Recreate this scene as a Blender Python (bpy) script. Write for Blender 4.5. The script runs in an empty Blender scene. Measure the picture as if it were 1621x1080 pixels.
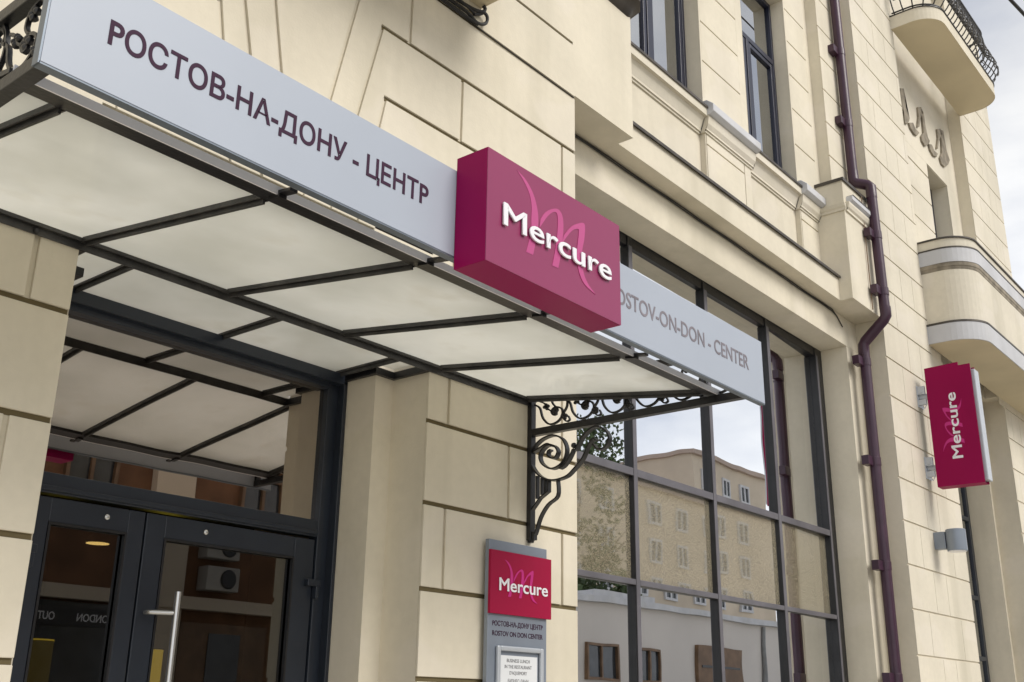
import bpy, bmesh, math, random
from mathutils import Vector, Matrix
random.seed(4)
scene = bpy.context.scene
COL = scene.collection
V = Vector

# ------------------------------------------------------------------ materials
def newmat(name):
    m = bpy.data.materials.new(name); m.use_nodes = True
    nt = m.node_tree; nt.nodes.clear()
    out = nt.nodes.new('ShaderNodeOutputMaterial')
    return m, nt, out
def nd(nt, typ, **kw):
    n = nt.nodes.new(typ)
    for k, v in kw.items():
        if k in n.inputs: n.inputs[k].default_value = v
        else: setattr(n, k, v)
    return n
def noise_fac(nt, scale, detail=4, stretch=(1, 1, 1), lo=.35, hi=.65):
    tc = nd(nt, 'ShaderNodeTexCoord'); mp = nd(nt, 'ShaderNodeMapping'); mp.inputs['Scale'].default_value = stretch
    nt.links.new(tc.outputs['Object'], mp.inputs['Vector'])
    n = nd(nt, 'ShaderNodeTexNoise'); n.inputs['Scale'].default_value = scale; n.inputs['Detail'].default_value = detail
    nt.links.new(mp.outputs['Vector'], n.inputs['Vector'])
    r = nd(nt, 'ShaderNodeMapRange'); r.inputs['From Min'].default_value = lo; r.inputs['From Max'].default_value = hi
    nt.links.new(n.outputs['Fac'], r.inputs['Value'])
    return r.outputs['Result']
def mixc(nt, fac, a, b):
    m = nd(nt, 'ShaderNodeMix', data_type='RGBA')
    if isinstance(fac, float): m.inputs[0].default_value = fac
    else: nt.links.new(fac, m.inputs[0])
    for i, c in ((6, a), (7, b)):
        if isinstance(c, tuple): m.inputs[i].default_value = (*c, 1)
        else: nt.links.new(c, m.inputs[i])
    return m.outputs[2]
def surf(name, col, rough=.6, metal=0., var=.12, scale=3., bump=0., bscale=60., spec=.5, streak=None, coat=0., grain=0.):
    m, nt, out = newmat(name)
    p = nd(nt, 'ShaderNodeBsdfPrincipled')
    p.inputs['Roughness'].default_value = rough; p.inputs['Metallic'].default_value = metal
    p.inputs['Specular IOR Level'].default_value = spec; p.inputs['Coat Weight'].default_value = coat
    p.inputs['Coat Roughness'].default_value = .08
    dark = tuple(c * (1 - var) for c in col); lite = tuple(min(1, c * (1 + var * .5)) for c in col)
    c = mixc(nt, noise_fac(nt, scale), dark, lite)
    if streak:
        f = noise_fac(nt, streak[0], 5, (1, 1, .12), .5, .8)
        mu = nd(nt, 'ShaderNodeMath', operation='MULTIPLY'); nt.links.new(f, mu.inputs[0]); mu.inputs[1].default_value = streak[2]
        c = mixc(nt, mu.outputs[0], c, streak[1])
    if grain:
        g1 = noise_fac(nt, 16, 8, (1, 1, 1), .35, .7); gm = nd(nt, 'ShaderNodeMath', operation='MULTIPLY'); nt.links.new(g1, gm.inputs[0]); gm.inputs[1].default_value = grain
        c = mixc(nt, gm.outputs[0], c, tuple(q*.72 for q in col))
        # a few patches of touched-up paint with soft-edged shapes
        g2 = noise_fac(nt, .9, 2, (1, 1, 1.6), .56, .60); gm2 = nd(nt, 'ShaderNodeMath', operation='MULTIPLY'); nt.links.new(g2, gm2.inputs[0]); gm2.inputs[1].default_value = .25
        c = mixc(nt, gm2.outputs[0], c, tuple(min(1, q*1.06) for q in (col[0], col[1]*1.0, col[2]*1.08)))
    nt.links.new(c, p.inputs['Base Color'])
    if bump:
        n = nd(nt, 'ShaderNodeTexNoise'); n.inputs['Scale'].default_value = bscale; n.inputs['Detail'].default_value = 6
        tc = nd(nt, 'ShaderNodeTexCoord'); nt.links.new(tc.outputs['Object'], n.inputs['Vector'])
        b = nd(nt, 'ShaderNodeBump'); b.inputs['Strength'].default_value = bump; b.inputs['Distance'].default_value = .004
        nt.links.new(n.outputs['Fac'], b.inputs['Height']); nt.links.new(b.outputs['Normal'], p.inputs['Normal'])
    nt.links.new(p.outputs[0], out.inputs[0])
    return m
def glassmat(name, refl=.5, tint=(.5, .5, .5), wave=.02, speck=0., rough=0., gcol=(.95, .97, 1.)):
    m, nt, out = newmat(name)
    tr = nd(nt, 'ShaderNodeBsdfTransparent'); tr.inputs['Color'].default_value = (*tint, 1)
    gl = nd(nt, 'ShaderNodeBsdfGlossy'); gl.inputs['Roughness'].default_value = rough; gl.inputs['Color'].default_value = (*gcol, 1)
    lw = nd(nt, 'ShaderNodeLayerWeight'); lw.inputs['Blend'].default_value = .35
    mr = nd(nt, 'ShaderNodeMapRange'); mr.inputs['To Min'].default_value = refl * .8; mr.inputs['To Max'].default_value = min(1, refl * 1.5)
    nt.links.new(lw.outputs['Fresnel'], mr.inputs['Value'])
    mx = nd(nt, 'ShaderNodeMixShader')
    nt.links.new(mr.outputs['Result'], mx.inputs[0]); nt.links.new(tr.outputs[0], mx.inputs[1]); nt.links.new(gl.outputs[0], mx.inputs[2])
    tc = nd(nt, 'ShaderNodeTexCoord')
    n = nd(nt, 'ShaderNodeTexNoise'); n.inputs['Scale'].default_value = 1.3; n.inputs['Detail'].default_value = 1
    nt.links.new(tc.outputs['Object'], n.inputs['Vector'])
    b = nd(nt, 'ShaderNodeBump'); b.inputs['Strength'].default_value = 1; b.inputs['Distance'].default_value = wave
    nt.links.new(n.outputs['Fac'], b.inputs['Height']); nt.links.new(b.outputs['Normal'], gl.inputs['Normal'])
    last = mx.outputs[0]
    if speck:
        vo = nd(nt, 'ShaderNodeTexNoise'); vo.inputs['Scale'].default_value = 130; vo.inputs['Detail'].default_value = 3; vo.inputs['Roughness'].default_value = .8
        nt.links.new(tc.outputs['Object'], vo.inputs['Vector'])
        r = nd(nt, 'ShaderNodeMapRange'); r.inputs['From Min'].default_value = .46; r.inputs['From Max'].default_value = .58
        r.inputs['To Min'].default_value = .16; r.inputs['To Max'].default_value = speck
        nt.links.new(vo.outputs['Fac'], r.inputs['Value'])
        d = nd(nt, 'ShaderNodeBsdfDiffuse'); d.inputs['Color'].default_value = (.50, .44, .31, 1)
        m2 = nd(nt, 'ShaderNodeMixShader'); nt.links.new(r.outputs[0], m2.inputs[0])
        nt.links.new(last, m2.inputs[1]); nt.links.new(d.outputs[0], m2.inputs[2]); last = m2.outputs[0]
    nt.links.new(last, out.inputs[0])
    return m
def canopyglass():
    m, nt, out = newmat('frosted_canopy_glass')
    t = nd(nt, 'ShaderNodeBsdfTranslucent'); d = nd(nt, 'ShaderNodeBsdfDiffuse')
    c = mixc(nt, noise_fac(nt, 1.6, 5), (.68, .68, .64), (.82, .82, .79))
    c2 = mixc(nt, noise_fac(nt, 3.1, 6, (1, 1, 1), .58, .80), c, (.69, .675, .62))
    nt.links.new(c2, t.inputs['Color']); d.inputs['Color'].default_value = (.62, .60, .54, 1)
    a = nd(nt, 'ShaderNodeMixShader'); a.inputs[0].default_value = .16
    nt.links.new(t.outputs[0], a.inputs[1]); nt.links.new(d.outputs[0], a.inputs[2])
    tr = nd(nt, 'ShaderNodeBsdfTransparent'); tr.inputs['Color'].default_value = (.88, .88, .84, 1)
    b = nd(nt, 'ShaderNodeMixShader'); b.inputs[0].default_value = .20
    nt.links.new(a.outputs[0], b.inputs[1]); nt.links.new(tr.outputs[0], b.inputs[2])
    g = nd(nt, 'ShaderNodeBsdfGlossy'); g.inputs['Roughness'].default_value = .06
    e = nd(nt, 'ShaderNodeMixShader'); e.inputs[0].default_value = .07
    nt.links.new(b.outputs[0], e.inputs[1]); nt.links.new(g.outputs[0], e.inputs[2])
    nt.links.new(e.outputs[0], out.inputs[0])
    return m
def emit(name, col, s):
    m, nt, out = newmat(name); e = nd(nt, 'ShaderNodeEmission')
    e.inputs['Color'].default_value = (*col, 1); e.inputs['Strength'].default_value = s
    nt.links.new(e.outputs[0], out.inputs[0]); return m

STAIN = (.36, .33, .24)
M = {}
M['stucco'] = surf('cream_stucco', (.69, .635, .515), .9, var=.07, scale=1.1, bump=.30, bscale=60, spec=.2, streak=(2.2, STAIN, .40), grain=.16)
M['stucco_side'] = M['stucco']
M['stucco_old'] = surf('weathered_cream_stucco', (.68, .63, .52), .9, var=.09, scale=.8, bump=.30, bscale=60, spec=.2, streak=(1.6, STAIN, .5), grain=.20)
M['groove'] = surf('joint_mortar', (.15, .12, .065), .95, var=.1, scale=4, spec=.1)
M['white'] = surf('white_painted_cornice', (.54, .545, .565), .75, var=.10, scale=2, bump=.2, bscale=50, spec=.2, streak=(3, (.45, .43, .38), .35))
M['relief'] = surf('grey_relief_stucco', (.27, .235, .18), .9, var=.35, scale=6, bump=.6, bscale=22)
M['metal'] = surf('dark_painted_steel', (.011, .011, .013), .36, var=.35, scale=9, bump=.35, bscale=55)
M['metal_lit'] = surf('lit_dark_steel', (.035, .034, .034), .45, var=.35, scale=8, bump=.35, bscale=45, streak=(7, (.10, .095, .085), .5))  # paler copy of the dark steel, light falling on it put into the colour
M['frame'] = surf('anthracite_frame', (.020, .026, .038), .32, var=.15, scale=2.5, bump=.05)
M['wframe'] = surf('window_frame_lit_front', (.115, .11, .125), .35, var=.2, scale=3)  # pale frame fronts, reflected light put into the colour
M['navy'] = surf('navy_window_frame', (.018, .021, .042), .3, var=.1, scale=3)
M['cap'] = surf('tin_capping', (.075, .065, .055), .5, var=.35, scale=5, metal=.3)
M['pipe'] = surf('plum_painted_tin', (.046, .017, .036), .34, var=.18, scale=5, bump=.08, bscale=25)
M['panel'] = surf('silver_sign_panel', (.36, .40, .47), .42, metal=.0, var=.03, scale=1.5, spec=.5)
M['panel_edge'] = surf('sign_panel_edge', (.16, .19, .23), .4, metal=.4, var=.15, scale=4)
M['pletter'] = surf('aubergine_lettering', (.045, .018, .040), .6, var=.08, spec=.15)
M['pletter2'] = surf('faded_aubergine_lettering', (.20, .18, .205), .6, var=.2, scale=9)
M['magenta'] = surf('magenta_lacquer', (.26, .003, .075), .35, var=.05, scale=1.2, spec=.10)
M['magface'] = surf('magenta_face_sky_veil', (.25, .028, .10), .34, var=.05, scale=1.2, spec=.45)  # the sky's pale veil on the sign front is put into this colour
M['crimson'] = surf('crimson_lacquer', (.32, .006, .045), .5, var=.05, scale=1.2, spec=.15)
M['raspberry'] = surf('raspberry_lacquer', (.27, .003, .062), .5, var=.06, scale=1.2, spec=.12)
M['pink'] = surf('pink_swash', (.46, .06, .215), .4, var=.05)
M['pinkdeep'] = surf('hot_pink_swash', (.50, .012, .19), .45, var=.05)
M['acrylic'] = surf('white_acrylic', (.78, .78, .82), .35, var=.03)
M['alu'] = surf('brushed_aluminium', (.24, .275, .33), .42, metal=.35, var=.08, scale=4)
M['alu_light'] = surf('light_aluminium_frame', (.46, .49, .53), .35, metal=.25, var=.06, scale=4)
M['steel'] = surf('satin_steel_handle', (.62, .62, .62), .25, metal=.85, var=.05)
M['paper'] = surf('printed_paper', (.68, .70, .72), .7, var=.03)
M['ink'] = surf('grey_print', (.13, .13, .14), .6, var=.1)
M['soffit'] = surf('bay_soffit_paint', (.62, .54, .38), .9, var=.07, scale=1.3, bump=.2, bscale=60, spec=.2)
M['glass'] = glassmat('reflective_window_glass', .56, (.42, .40, .36), .0012)
M['glass_film'] = glassmat('speckled_film_glass', .42, (.40, .36, .28), .0012, speck=.50, rough=.02)
M['glass_up'] = glassmat('upper_window_glass', .62, (.35, .32, .28), .0008)
M['glass_door'] = glassmat('door_glass', .17, (.40, .37, .32), .0004)
M['glass_transom'] = glassmat('bronze_transom_glass', .60, (.40, .34, .27), .002, gcol=(.92, .85, .80))
M['canopy'] = canopyglass()
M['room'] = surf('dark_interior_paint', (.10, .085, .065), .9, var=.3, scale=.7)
M['curtain'] = surf('beige_curtain', (.42, .36, .27), .9, var=.2, scale=8)
M['drape'] = surf('aubergine_drape', (.055, .025, .035), .9, var=.3, scale=8)
M['asphalt'] = surf('asphalt', (.24, .235, .22), .9, var=.25, scale=2, bump=.6, bscale=90)
M['paving'] = surf('concrete_paving', (.62, .58, .50), .9, var=.15, scale=1.5, bump=.4, bscale=50)
M['kerb'] = surf('granite_kerb', (.30, .29, .28), .85, var=.15, scale=8)
M['roadpaint'] = surf('road_paint', (.75, .75, .72), .7, var=.15, scale=6)
M['brick'] = surf('orange_brown_brick', (.17, .085, .045), .9, var=.25, scale=1.5, bump=.4, bscale=20)
M['pale'] = surf('pale_render', (.60, .56, .52), .9, var=.06, scale=.4)
M['limestone'] = surf('ochre_stone_render', (.55, .47, .37), .9, var=.12, scale=.4)
M['rosy'] = surf('rosy_render', (.40, .32, .27), .9, var=.08, scale=.3)
M['darkwin'] = surf('far_window_glass', (.04, .045, .05), .12, var=.3)
M['timber'] = surf('brown_timber', (.17, .10, .055), .6, var=.25, scale=3)
M['roofmetal'] = surf('roof_sheet', (.22, .22, .22), .6, var=.2)
M['leaf'] = surf('leaf_green', (.055, .085, .028), .7, var=.45, scale=.7)
M['bark'] = surf('bark', (.11, .085, .06), .95, var=.4, scale=6, bump=.8, bscale=12)
M['rubber'] = surf('black_cable', (.015, .014, .013), .6, var=.3)
M['yellow'] = surf('yellow_fabric', (.70, .50, .02), .7, var=.1)
M['yellowrim'] = emit('yellow_lit_rim', (1., .78, .06), .75)
M['yellowdim'] = emit('dimly_lit_yellow_shade', (.8, .62, .04), .10)
M['bulb'] = emit('warm_bulb', (1., .78, .32), 3.0)
M['acwhite'] = surf('ac_casing', (.38, .36, .33), .5, var=.08)

# ------------------------------------------------------------------ mesh helpers
class MB:
    def __init__(s): s.bm = bmesh.new()
    def box(s, x0, x1, y0, y1, z0, z1):
        vs = [s.bm.verts.new(p) for p in ((x0,y0,z0),(x1,y0,z0),(x1,y1,z0),(x0,y1,z0),(x0,y0,z1),(x1,y0,z1),(x1,y1,z1),(x0,y1,z1))]
        for f in ((0,3,2,1),(4,5,6,7),(0,1,5,4),(1,2,6,5),(2,3,7,6),(3,0,4,7)): s.bm.faces.new([vs[i] for i in f])
        return s
    def prism(s, pts, axis, a, b):
        """pts 2D polygon extruded along axis ('y': pts are x,z ; 'x': pts are y,z ; 'z': pts are x,y)"""
        def P(p, t): return {'y': (p[0], t, p[1]), 'x': (t, p[0], p[1]), 'z': (p[0], p[1], t)}[axis]
        A = [s.bm.verts.new(P(p, a)) for p in pts]; B = [s.bm.verts.new(P(p, b)) for p in pts]
        n = len(pts)
        fa = s.bm.faces.new(A[::-1]); fb = s.bm.faces.new(B)
        for i in range(n): s.bm.faces.new((A[i], A[(i+1) % n], B[(i+1) % n], B[i]))
        bmesh.ops.triangulate(s.bm, faces=[fa, fb])
        return s
    def tube(s, pts, r, seg=8, closed=False):
        pts = [V(p) for p in pts]; n = len(pts)
        rs = r if isinstance(r, (list, tuple)) else [r] * n
        rings = []; up = None
        for i, p in enumerate(pts):
            a = pts[(i-1) % n] if (i > 0 or closed) else p; b = pts[(i+1) % n] if (i < n-1 or closed) else p
            t = (b - a).normalized()
            if up is None or abs(up.dot(t)) > .98:
                up = V((0, 0, 1)) if abs(t.z) < .9 else V((0, 1, 0))
            u = (up - t * up.dot(t)).normalized(); w = t.cross(u); up = u
            rings.append([s.bm.verts.new(p + (u*math.cos(2*math.pi*k/seg) + w*math.sin(2*math.pi*k/seg)) * rs[i]) for k in range(seg)])
        m = n if closed else n - 1
        for i in range(m):
            A, B = rings[i], rings[(i+1) % n]
            for k in range(seg): s.bm.faces.new((A[k], A[(k+1) % seg], B[(k+1) % seg], B[k]))
        if not closed: s.bm.faces.new(rings[0][::-1]); s.bm.faces.new(rings[-1])
        return s
    def ribbon(s, pts, x0, x1, th):
        """flat iron bar bent in the Y,Z plane: pts (y,z), width x0..x1, thickness th"""
        pts = [V(p) for p in pts]; n = len(pts); L = []; R = []
        for i, p in enumerate(pts):
            a = pts[max(0, i-1)]; b = pts[min(n-1, i+1)]; t = (b - a).normalized(); nn = V((-t.y, t.x)) * th / 2
            L.append(p + nn); R.append(p - nn)
        q = [[s.bm.verts.new((x, c.x, c.y)) for x, c in ((x0, L[i]), (x1, L[i]), (x1, R[i]), (x0, R[i]))] for i in range(n)]
        for i in range(n-1):
            for k in range(4): s.bm.faces.new((q[i][k], q[i][(k+1) % 4], q[i+1][(k+1) % 4], q[i+1][k]))
        s.bm.faces.new(q[0][::-1]); s.bm.faces.new(q[-1]); return s
    def sweep(s, path, prof, closed_prof=True):
        """path: list of (x,y) with outward normals computed ; prof: list of (offset outwards, z)"""
        n = len(path); rows = []
        for i in range(n):
            a = V(path[max(0, i-1)]); b = V(path[min(n-1, i+1)]); t = (b - a).normalized(); o = V((t.y, -t.x))
            p = V(path[i]); rows.append([s.bm.verts.new((p.x + o.x*d, p.y + o.y*d, z)) for d, z in prof])
        m = len(prof)
        for i in range(n-1):
            for k in range(m if closed_prof else m-1):
                s.bm.faces.new((rows[i][k], rows[i+1][k], rows[i+1][(k+1) % m], rows[i][(k+1) % m]))
        if closed_prof:
            fs = [s.bm.faces.new(rows[0]), s.bm.faces.new(rows[-1][::-1])]; bmesh.ops.triangulate(s.bm, faces=fs)
        return s
    def lathe(s, c, prof, seg=24, axis='z'):
        rings = []
        for r, h in prof:
            ring = []
            for k in range(seg):
                a = 2*math.pi*k/seg; u, w = r*math.cos(a), r*math.sin(a)
                ring.append(s.bm.verts.new({'z': (c[0]+u, c[1]+w, c[2]+h), 'y': (c[0]+u, c[1]+h, c[2]+w), 'x': (c[0]+h, c[1]+u, c[2]+w)}[axis]))
            rings.append(ring)
        for A, B in zip(rings, rings[1:]):
            for k in range(seg): s.bm.faces.new((A[k], A[(k+1) % seg], B[(k+1) % seg], B[k]))
        s.bm.faces.new(rings[0][::-1]); s.bm.faces.new(rings[-1]); return s
    def build(s, name, mat, parent=None, bevel=0., smooth=False):
        bmesh.ops.recalc_face_normals(s.bm, faces=s.bm.faces)
        off = V((0, 0, 0))
        if parent:
            q = parent
            while q: off += q.location; q = q.parent
        else:
            vs = [v.co for v in s.bm.verts]
            off = V(((min(v.x for v in vs)+max(v.x for v in vs))/2, (min(v.y for v in vs)+max(v.y for v in vs))/2, min(v.z for v in vs)))
        for v in s.bm.verts: v.co -= off
        me = bpy.data.meshes.new(name); s.bm.to_mesh(me); s.bm.free()
        me.materials.append(mat)
        if smooth:
            for p in me.polygons: p.use_smooth = True
            try: me.set_sharp_from_angle(angle=math.radians(40))
            except Exception: pass
        o = bpy.data.objects.new(name, me); COL.objects.link(o)
        if parent: o.parent = parent
        else: o.location = off
        if bevel:
            b = o.modifiers.new('bevel', 'BEVEL'); b.width = bevel; b.segments = 2; b.limit_method = 'ANGLE'; b.angle_limit = math.radians(40)
            b.harden_normals = False
        return o
def tag(o, label=None, cat=None, group=None, kind=None):
    if label: o['label'] = label
    if cat: o['category'] = cat
    if group: o['group'] = group
    if kind: o['kind'] = kind
    return o
def empty(name, loc, label, cat, group=None):
    o = bpy.data.objects.new(name, None); COL.objects.link(o); o.location = loc; o.empty_display_size = .2
    bpy.context.view_layer.update()
    return tag(o, label, cat, group)
def copy_tree(o, parent=None):
    c = o.copy(); COL.objects.link(c); c.parent = parent
    for ch in [x for x in bpy.data.objects if x.parent == o]: copy_tree(ch, c)
    return c
def smoothline(pts, n=5):
    pts = [V(p) for p in pts]; out = []
    for i in range(len(pts)-1):
        p0 = pts[max(0, i-1)]; p1 = pts[i]; p2 = pts[i+1]; p3 = pts[min(len(pts)-1, i+2)]
        for k in range(n):
            t = k/n
            out.append(.5*((2*p1)+(-p0+p2)*t+(2*p0-5*p1+4*p2-p3)*t*t+(-p0+3*p1-3*p2+p3)*t**3))
    out.append(pts[-1]); return out
def text(name, body, mat, parent, origin, xdir, zdir, width, height, depth=.002, bold=.0, spacing=1.):
    """text scaled to an exact width and height; origin is the lower left corner"""
    c = bpy.data.curves.new(name, 'FONT'); c.body = body; c.size = 1; c.extrude = .5; c.space_character = spacing
    c.resolution_u = 4
    t = bpy.data.objects.new(name, c); COL.objects.link(t); bpy.context.view_layer.update()
    me = bpy.data.meshes.new_from_object(t.evaluated_get(bpy.context.evaluated_depsgraph_get()))
    bpy.data.objects.remove(t); bpy.data.curves.remove(c)
    bm = bmesh.new(); bm.from_mesh(me); bmesh.ops.remove_doubles(bm, verts=bm.verts, dist=1e-5); bm.normal_update()
    mv = {}
    for v in bm.verts:
        ns = []
        for f in v.link_faces:
            if abs(f.normal.z) < .3 and f.calc_area() > 1e-9:
                n = V((f.normal.x, f.normal.y)).normalized()
                if all((n-q).length > .02 for q in ns): ns.append(n)
        if ns:
            if len(ns) == 1: mv[v] = ns[0]*bold
            else:
                q = ns[0]+ns[1]; k = 1+ns[0].dot(ns[1]); mv[v] = q/max(k, .45)*bold
    for v, q in mv.items(): v.co.x += q.x; v.co.y += q.y
    bm.to_mesh(me); bm.free()
    xs = [v.co.x for v in me.vertices]; x0, x1 = min(xs), max(xs)
    xd, zd = V(xdir), V(zdir); nrm = xd.cross(zd)
    loc = V((0, 0, 0)); q = parent
    while q: loc += q.location; q = q.parent
    # cap height of the built-in font is about 0.727 em
    for v in me.vertices:
        p = V(origin) + xd*((v.co.x-x0)/(x1-x0)*width) + zd*(v.co.y/.727*height) + nrm*((v.co.z+.5)*depth)
        v.co = p - loc
    me.materials.clear(); me.materials.append(mat)
    o = bpy.data.objects.new(name, me); COL.objects.link(o); o.parent = parent
    return o
def inset(poly, d):
    """shrink a convex-ish polygon (x,z) by d"""
    n = len(poly); area = sum(poly[i][0]*poly[(i+1) % n][1]-poly[(i+1) % n][0]*poly[i][1] for i in range(n))
    if area < 0: poly = poly[::-1]
    out = []
    for i in range(n):
        p0, p1, p2 = V(poly[i-1]), V(poly[i]), V(poly[(i+1) % n])
        a = (p1-p0).normalized(); b = (p2-p1).normalized(); na, nb = V((-a.y, a.x)), V((-b.y, b.x))
        k = na + nb; l = k.length
        out.append(p1 + k * (d * 2 / (l*l)) if l > .1 else p1 + na*d)
    return [(p.x, p.y) for p in out]

G = .0135     # half joint
def courses(mb, x0, x1, y, zs, joints, depth=.018, g=G, gv=None, xin0=None, xin1=None):
    """ashlar blocks between the z levels zs; joints(i) -> list of x; blocks are plates proud of the backing by depth"""
    gv = gv if gv is not None else g
    for i in range(len(zs)-1):
        js = [x0-gv] + [j for j in sorted(joints(i)) if x0+.05 < j < x1-.05] + [x1+gv]
        for a, b in zip(js, js[1:]):
            mb.box(a+gv, b-gv, y, y+depth, zs[i]+g, zs[i+1]-g)

# ------------------------------------------------------------------ ground
def struct(o): return tag(o, kind='structure')
struct(MB().box(-400, 400, -400, 400, -.6, -.15).build('ground', M['paving']))
struct(MB().box(-120, 160, -12.0, -5.9, -.15, -.12).build('road', M['asphalt']))
struct(MB().box(-120, 160, -5.9, .9, -.15, 0).build('pavement', M['paving']))
struct(MB().box(-120, 160, -18, -12.0, -.15, 0).build('far_pavement', M['paving']))
struct(MB().box(-120, 160, -6.02, -5.9, -.12, .01).build('kerb', M['kerb'], bevel=.01))
rp = MB()
for i in range(-20, 26): rp.box(i*4, i*4+1.6, -9.0, -8.88, -.12, -.116)
struct(rp.build('road_marking', M['roadpaint']))

# ------------------------------------------------------------------ the hotel building
H = empty('hotel_building', (0, 0, 0), 'cream stuccoed hotel facade of scored blocks behind the canopy and signs', 'building')
ZK = [0.245, .747, 1.248, 1.75, 2.25, 2.753, 3.255, 3.756, 4.258, 4.759, 5.261, 5.762, 6.264, 6.766, 7.268]
D = .018
# --- pillars beside the door -------------------------------------------------
mb = MB()
courses(mb, -3.0, 2.197, 0, ZK[:9], lambda i: ([2.0, .8, -.4, -1.6] if i % 2 == 0 else [1.4, .2, -1.0, -2.2]))
courses(mb, 4.53, 6.073, 0, ZK[:9]+[4.759, 5.261][:0], lambda i: ([4.712, 5.896] if i % 2 == 0 else [5.312]))
courses(mb, 4.0, 6.073, 0, [4.258, 4.759], lambda i: [4.712, 5.896])
# right of the flat arch
for (a, b, z0, z1) in ((5.31, 6.073, 4.759, 5.261), (4.74, 5.90, 5.261, 5.762), (5.90, 6.073, 5.261, 5.762), (4.215, 6.073, 5.762, 6.264),
                       (4.03, 5.31, 4.759, 5.261)):
    if (a, z0) == (4.03, 4.759): continue
    mb.box(a+G, b-(G if b < 6.07 else 0), 0, D, z0+G, z1-G)
CX = 3.395
def m_(poly): return [(2*CX-x, z) for x, z in poly]
l6 = lambda z: 4.024 + (z-5.251)*.185
l5 = lambda z: 3.964 + (z-5.756)*.226
l4 = lambda z: 3.745 + (z-5.838)*.205
zb = 4.325
P2 = [(l4(zb), zb), (l5(zb), zb), (l5(5.762), 5.762), (4.215, 5.762), (4.215, 6.264), (l4(6.264), 6.264)]
P3 = [(l5(zb), zb), (l6(zb), zb), (l6(5.261), 5.261), (4.74, 5.261), (4.74, 5.762), (l5(5.762), 5.762)]
P4 = [(l6(zb), zb), (4.53, zb), (4.53, 4.759), (5.31, 4.759), (5.31, 5.261), (l6(5.261), 5.261)]
K = [(2*CX-l4(zb), zb), (l4(zb), zb), (l4(6.264), 6.264), (2*CX-l4(6.264), 6.264)]
# convex pieces, each plate split where it turns the corner, joined without a joint
def plate(poly): mb.prism(inset(poly, G), 'y', 0, D)
for mir in (False, True):
    for P in (P2, P3, P4):
        plate(m_(P) if mir else P)
plate(K)
# left side of the arch, mirrored block work
for (a, b, z0, z1) in ((.6, 1.48, 4.759, 5.261), (.9, 2.05, 5.261, 5.762), (-.3, .9, 5.261, 5.762), (1.2, 2.575, 5.762, 6.264), (-.6, .6, 4.759, 5.261), (-3, -.6, 4.759, 5.261), (-3, -.3, 5.261, 5.762), (-3, 1.2, 5.762, 6.264)):
    mb.box(a+G, b-G, 0, D, z0+G, z1-G)
courses(mb, -3.0, 2.197, 0, [4.258, 4.759], lambda i: [1.4, .2, -1.0])
# upper block, overhanging beside the window bay
m0 = MB(); m0.box(-3, 6.932, 0, D, 6.766+G, 7.60); m0.box(-3, 6.05, 0, D, 6.285, 6.766-G); m0.box(-3, 6.05, 0, D, 6.264+G, 6.285); m0.box(6.05, 6.932, 0, D, 6.285, 6.766-G); m0.box(6.05, 6.932, 0, D, 6.766-G, 6.766+G); m0.box(6.05, 6.072, 0, D, 6.264+G, 6.285)
m0.build('upper_block_facing', M['stucco'], H)
mb.build('block_facing', M['stucco'], H, bevel=.004)
mb = MB()
mb.box(-3.0, 2.197, D, .316, 0, 4.30); mb.box(-3.0, 2.35, .316, .63, 0, 4.30)
mb.box(4.53, 6.073, D, .316, 0, 6.285); mb.box(4.375, 6.073, .316, 1.4, 0, 6.285)
mb.box(-3.0, 4.53, D, .9, 4.35, 6.285)
mb.box(-3.0, 6.932, D, 1.2, 6.285, 12.0)
mb.box(-3.0, 6.932, -.0, D, 7.60, 12.0)
mb.build('wall', M['stucco_side'], H)
# shallow mortar colour in the joints
mb = MB()
for z in ZK[:9]:
    mb.box(-3, 2.195, D-.003, D-.0005, z-G, z+G); mb.box(4.532, 6.071, D-.003, D-.0005, z-G, z+G)
for z, xl in zip(ZK[9:13], (4.56, 4.03, 3.97, 3.84)):
    mb.box(-3, 2*CX-xl, D-.003, D-.0005, z-G, z+G); mb.box(xl, 6.071, D-.003, D-.0005, z-G, z+G)
mb.box(-3, 6.05, D-.003, D-.0005, 6.766-G, 6.766+G)
mb.build('joint', M['groove'], H)
# moulding under the upper storey on the block, ends in a rounded return
mb = MB()
mb.sweep([(-3, 0), (6.80, 0), (6.88, .0), (6.93, .03), (6.945, .10), (6.945, .35)], [(0, 7.50), (.03, 7.52), (.05, 7.56), (.09, 7.60), (.13, 7.62), (.13, 7.70), (.10, 7.74), (0, 7.76)])
mb.build('moulding', M['cap'], H, smooth=True)
# --- window bay: lintel, fascia, spandrel ------------------------------------
mb = MB()
mb.box(6.073, 12.62, .354, 1.0, 5.903, 6.285)
mb.box(12.259, 12.62, .354, 1.0, 0, 5.903)
mb.build('lintel', M['stucco'], H, bevel=.004)
mb = MB()
mb.box(6.932, 11.694, .157, 1.2, 6.285, 6.585)
mb.build('fascia', M['stucco'], H, bevel=.004)
mb = MB(); mb.box(6.932, 11.69, .125, .42, 6.585, 6.598); mb.box(6.932, 11.69, .125, .131, 6.566, 6.585)
mb.build('ledge_capping', M['cap'], H)
# thin black tubes stand in for the dark shaded gap under the fascia
mb = MB()
rr = random.Random(3)
for k, (yy, zz) in enumerate(((.335, 6.262), (.338, 6.246))):
    mb.tube([(6.1+i*.32, yy, zz - .004*math.sin(i*1.7+k)) for i in range(19)] + [(12.0, .34, 6.22), (12.15, .34, 6.12)], .007, 6)
tag(mb.build('gap_shade_tubes', M['rubber']), 'thin black tubes standing in for the shaded gap over the large grid window', 'cable')
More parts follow.
